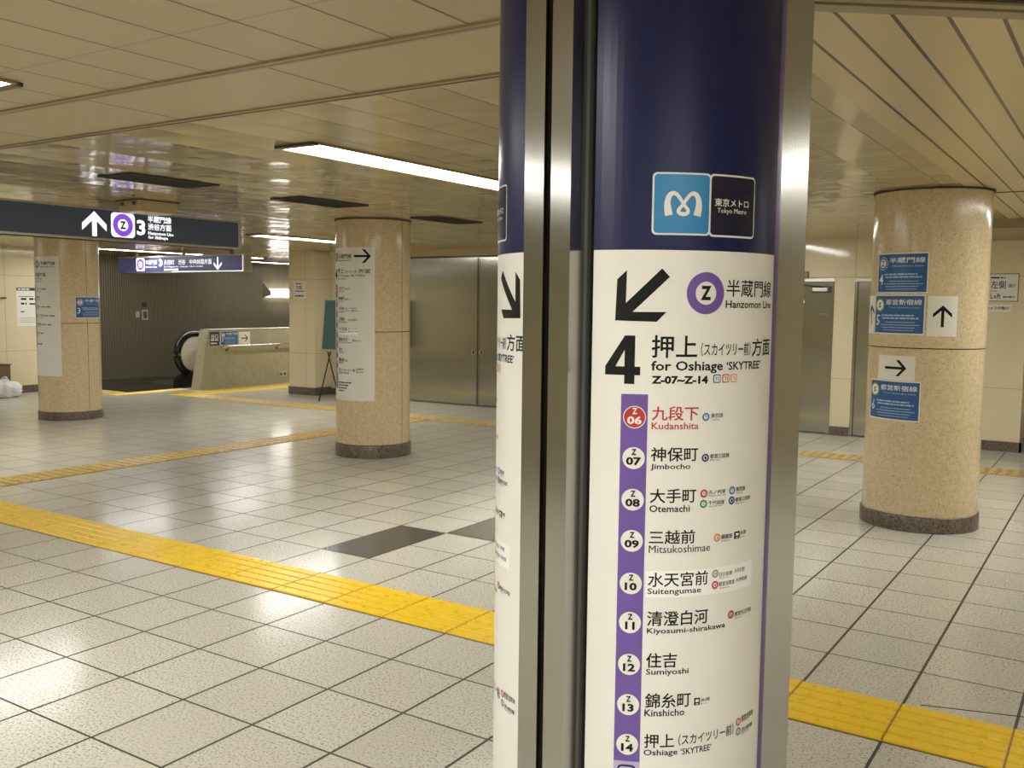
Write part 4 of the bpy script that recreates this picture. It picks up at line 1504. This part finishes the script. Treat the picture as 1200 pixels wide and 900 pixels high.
# socket low on the parapet
so = thing('wall_socket', 'small grey socket plate low on the concrete parapet by the square pillar', 'socket', (-13.68, 12.9, 0.18))
m = MB()
m.box((-13.682, 12.80, 0.12), (-13.67, 13.02, 0.24), M_ALU, 0.003)
m.build('plate', so)
for yy in (12.86, 12.96):
    m = MB()
    m.box((-13.672, yy - 0.02, 0.155), (-13.667, yy + 0.02, 0.20), M_RUBBER, 0.001)
    m.build('outlet', so)

# switch plates on the ribbed wall
sw = thing('switch_plate', 'white switch plates on the dark ribbed wall above the escalator landing', 'switch', (-16.73, 12.0, 1.27))
m = MB()
m.box((-16.735, 12.00, 1.17), (-16.715, 12.14, 1.37), M_ALU, 0.004)
m.box((-16.735, 11.86, 1.22), (-16.715, 11.94, 1.34), M_ALU, 0.003)
m.build('plate', sw)
m = MB()
m.box((-16.717, 12.03, 1.20), (-16.708, 12.11, 1.34), M_STEEL_DARK, 0.002)
m.build('rocker', sw)
m = MB()
m.box((-16.735, 12.02, 1.43), (-16.71, 12.11, 1.52), M_RUBBER, 0.004)
m.build('key_box', sw)

# wall lamp in the escalator hall
wl = thing('wall_lamp', 'bright white lamp with end bracket on the dark ribbed wall', 'wall lamp', (-16.6, 15.8, 1.8))
m = MB()
m.prism([(-16.73, 1.66), (-16.50, 1.70), (-16.50, 1.80), (-16.73, 2.02)], 'y', 15.20, 15.24, M_ALU)
m.build('bracket', wl)
m = MB()
m.box((-16.71, 15.26, 1.665), (-16.55, 16.75, 1.85), Mat('wall_lamp_diffuser', (0.9, 0.9, 0.88, 1), 0.4).emit((1.0, 0.95, 0.85, 1), 9.0).m, 0.02)
m.build('diffuser', wl)

# ================================================================== EASEL
ea = thing('chalkboard_easel', 'green chalkboard on a thin tripod easel beside the square pillar', 'easel', (-10.4, 11.1, 0))
YB = 10.96


def lean(z): return YB + (z - 0.8) * 0.10


m = MB()
m.prism([(lean(0.83), 0.83), (lean(1.60), 1.60), (lean(1.60) + 0.015, 1.60), (lean(0.83) + 0.015, 0.83)], 'x', -10.725, -10.30, M_BOARD)
m.build('board', ea)
m = MB()
for z in (0.815, 1.60):
    m.box((-10.735, lean(z) - 0.008, z), (-10.29, lean(z) + 0.022, z + 0.016), M_ALU, 0.003)
for x in (-10.735, -10.302):
    m.prism([(lean(0.82) - 0.006, 0.82), (lean(1.61) - 0.006, 1.61), (lean(1.61) + 0.02, 1.61), (lean(0.82) + 0.02, 0.82)], 'x', x, x + 0.012, M_ALU)
m.box((-10.70, lean(0.81) - 0.05, 0.800), (-10.33, lean(0.81), 0.815), M_ALU, 0.003)
m.build('frame', ea)
for (a, b) in (((-10.55, lean(0.80) + 0.02, 0.82), (-10.72, YB - 0.08, 0.004)), ((-10.42, lean(0.80) + 0.02, 0.82), (-10.28, YB - 0.08, 0.004)), ((-10.51, lean(1.3) + 0.03, 1.3), (-10.51, YB + 0.50, 0.004)), ((-10.62, lean(0.80) + 0.015, 0.80), (-10.44, YB + 0.1, 0.004))):
    m = MB()
    m.tube([a, b], 0.010, M_RUBBER, 8)
    m.build('leg', ea)

# ================================================================== LEFT EDGE
cb = thing('metal_cabinet', 'low brown metal cabinet against the cream wall at the edge of the picture', 'cabinet', (-15.33, 8.0, 0))
m = MB()
m.box((-15.478, 7.6, 0.03), (-15.20, 8.44, 0.50), M_BROWN, 0.008)
m.build('body', cb)
m = MB()
m.box((-15.49, 7.585, 0.50), (-15.185, 8.455, 0.515), M_STEEL_DARK, 0.003)
m.build('top', cb)
m = MB()
m.box((-15.21, 7.64, 0.06), (-15.192, 8.40, 0.47), M_BROWN, 0.004)
m.build('front_panel', cb)
m = MB()
m.box((-15.46, 7.62, 0.0), (-15.22, 8.42, 0.03), M_RUBBER)
m.build('plinth', cb)

bg = bmesh.new()
bmesh.ops.create_icosphere(bg, subdivisions=4, radius=1.0)
for v in bg.verts:
    p = v.co.copy()
    q = 1 + 0.10 * math.sin(5 * p.x + 3 * p.z) + 0.08 * math.sin(9 * p.y + 4 * p.x) + 0.05 * math.sin(17 * p.z + 11 * p.y)
    v.co = Vector((p.x * 0.17 * q, p.y * 0.24 * q, max(p.z * q, -0.8) * 0.15))
    if p.z > 0.75:
        v.co.x *= 0.55
        v.co.y *= 0.55
        v.co.z += 0.05 * (p.z - 0.75) * 4 * 0.6
    v.co += Vector((-14.98, 8.22, 0.12))
m = MB()
m.bm(bg, M_BAG, True)
ba = thing('plastic_bag', 'crumpled white plastic bag on the floor in front of the brown cabinet', 'bag', (-14.98, 8.22, 0))
m.build('sack', ba)
m = MB()
m.tube([(-14.98, 8.20, 0.27), (-14.99, 8.18, 0.31), (-14.97, 8.23, 0.33), (-14.96, 8.26, 0.28)], 0.012, M_BAG, 8)
m.build('knot', ba)

# small dark device over the steel door
dv = thing('door_sensor', 'small dark box above the steel door just right of the near column', 'sensor', (-3.45, 11.99, 1.94))
m = MB()
m.box((-3.56, 11.955, 1.945), (-3.395, 12.0, 2.025), M_STEEL_DARK, 0.004)
m.build('housing', dv)
m = MB()
m.lathe((0, 0, 0), [(0.018, 0.0), (0.016, 0.006), (0.0, 0.010)], M_CHROME, 18, True, False)
m.v = [Vector((-3.46 + v.x, 11.955 - v.z, 1.972 + v.y)) for v in m.v]
m.build('lens', dv)
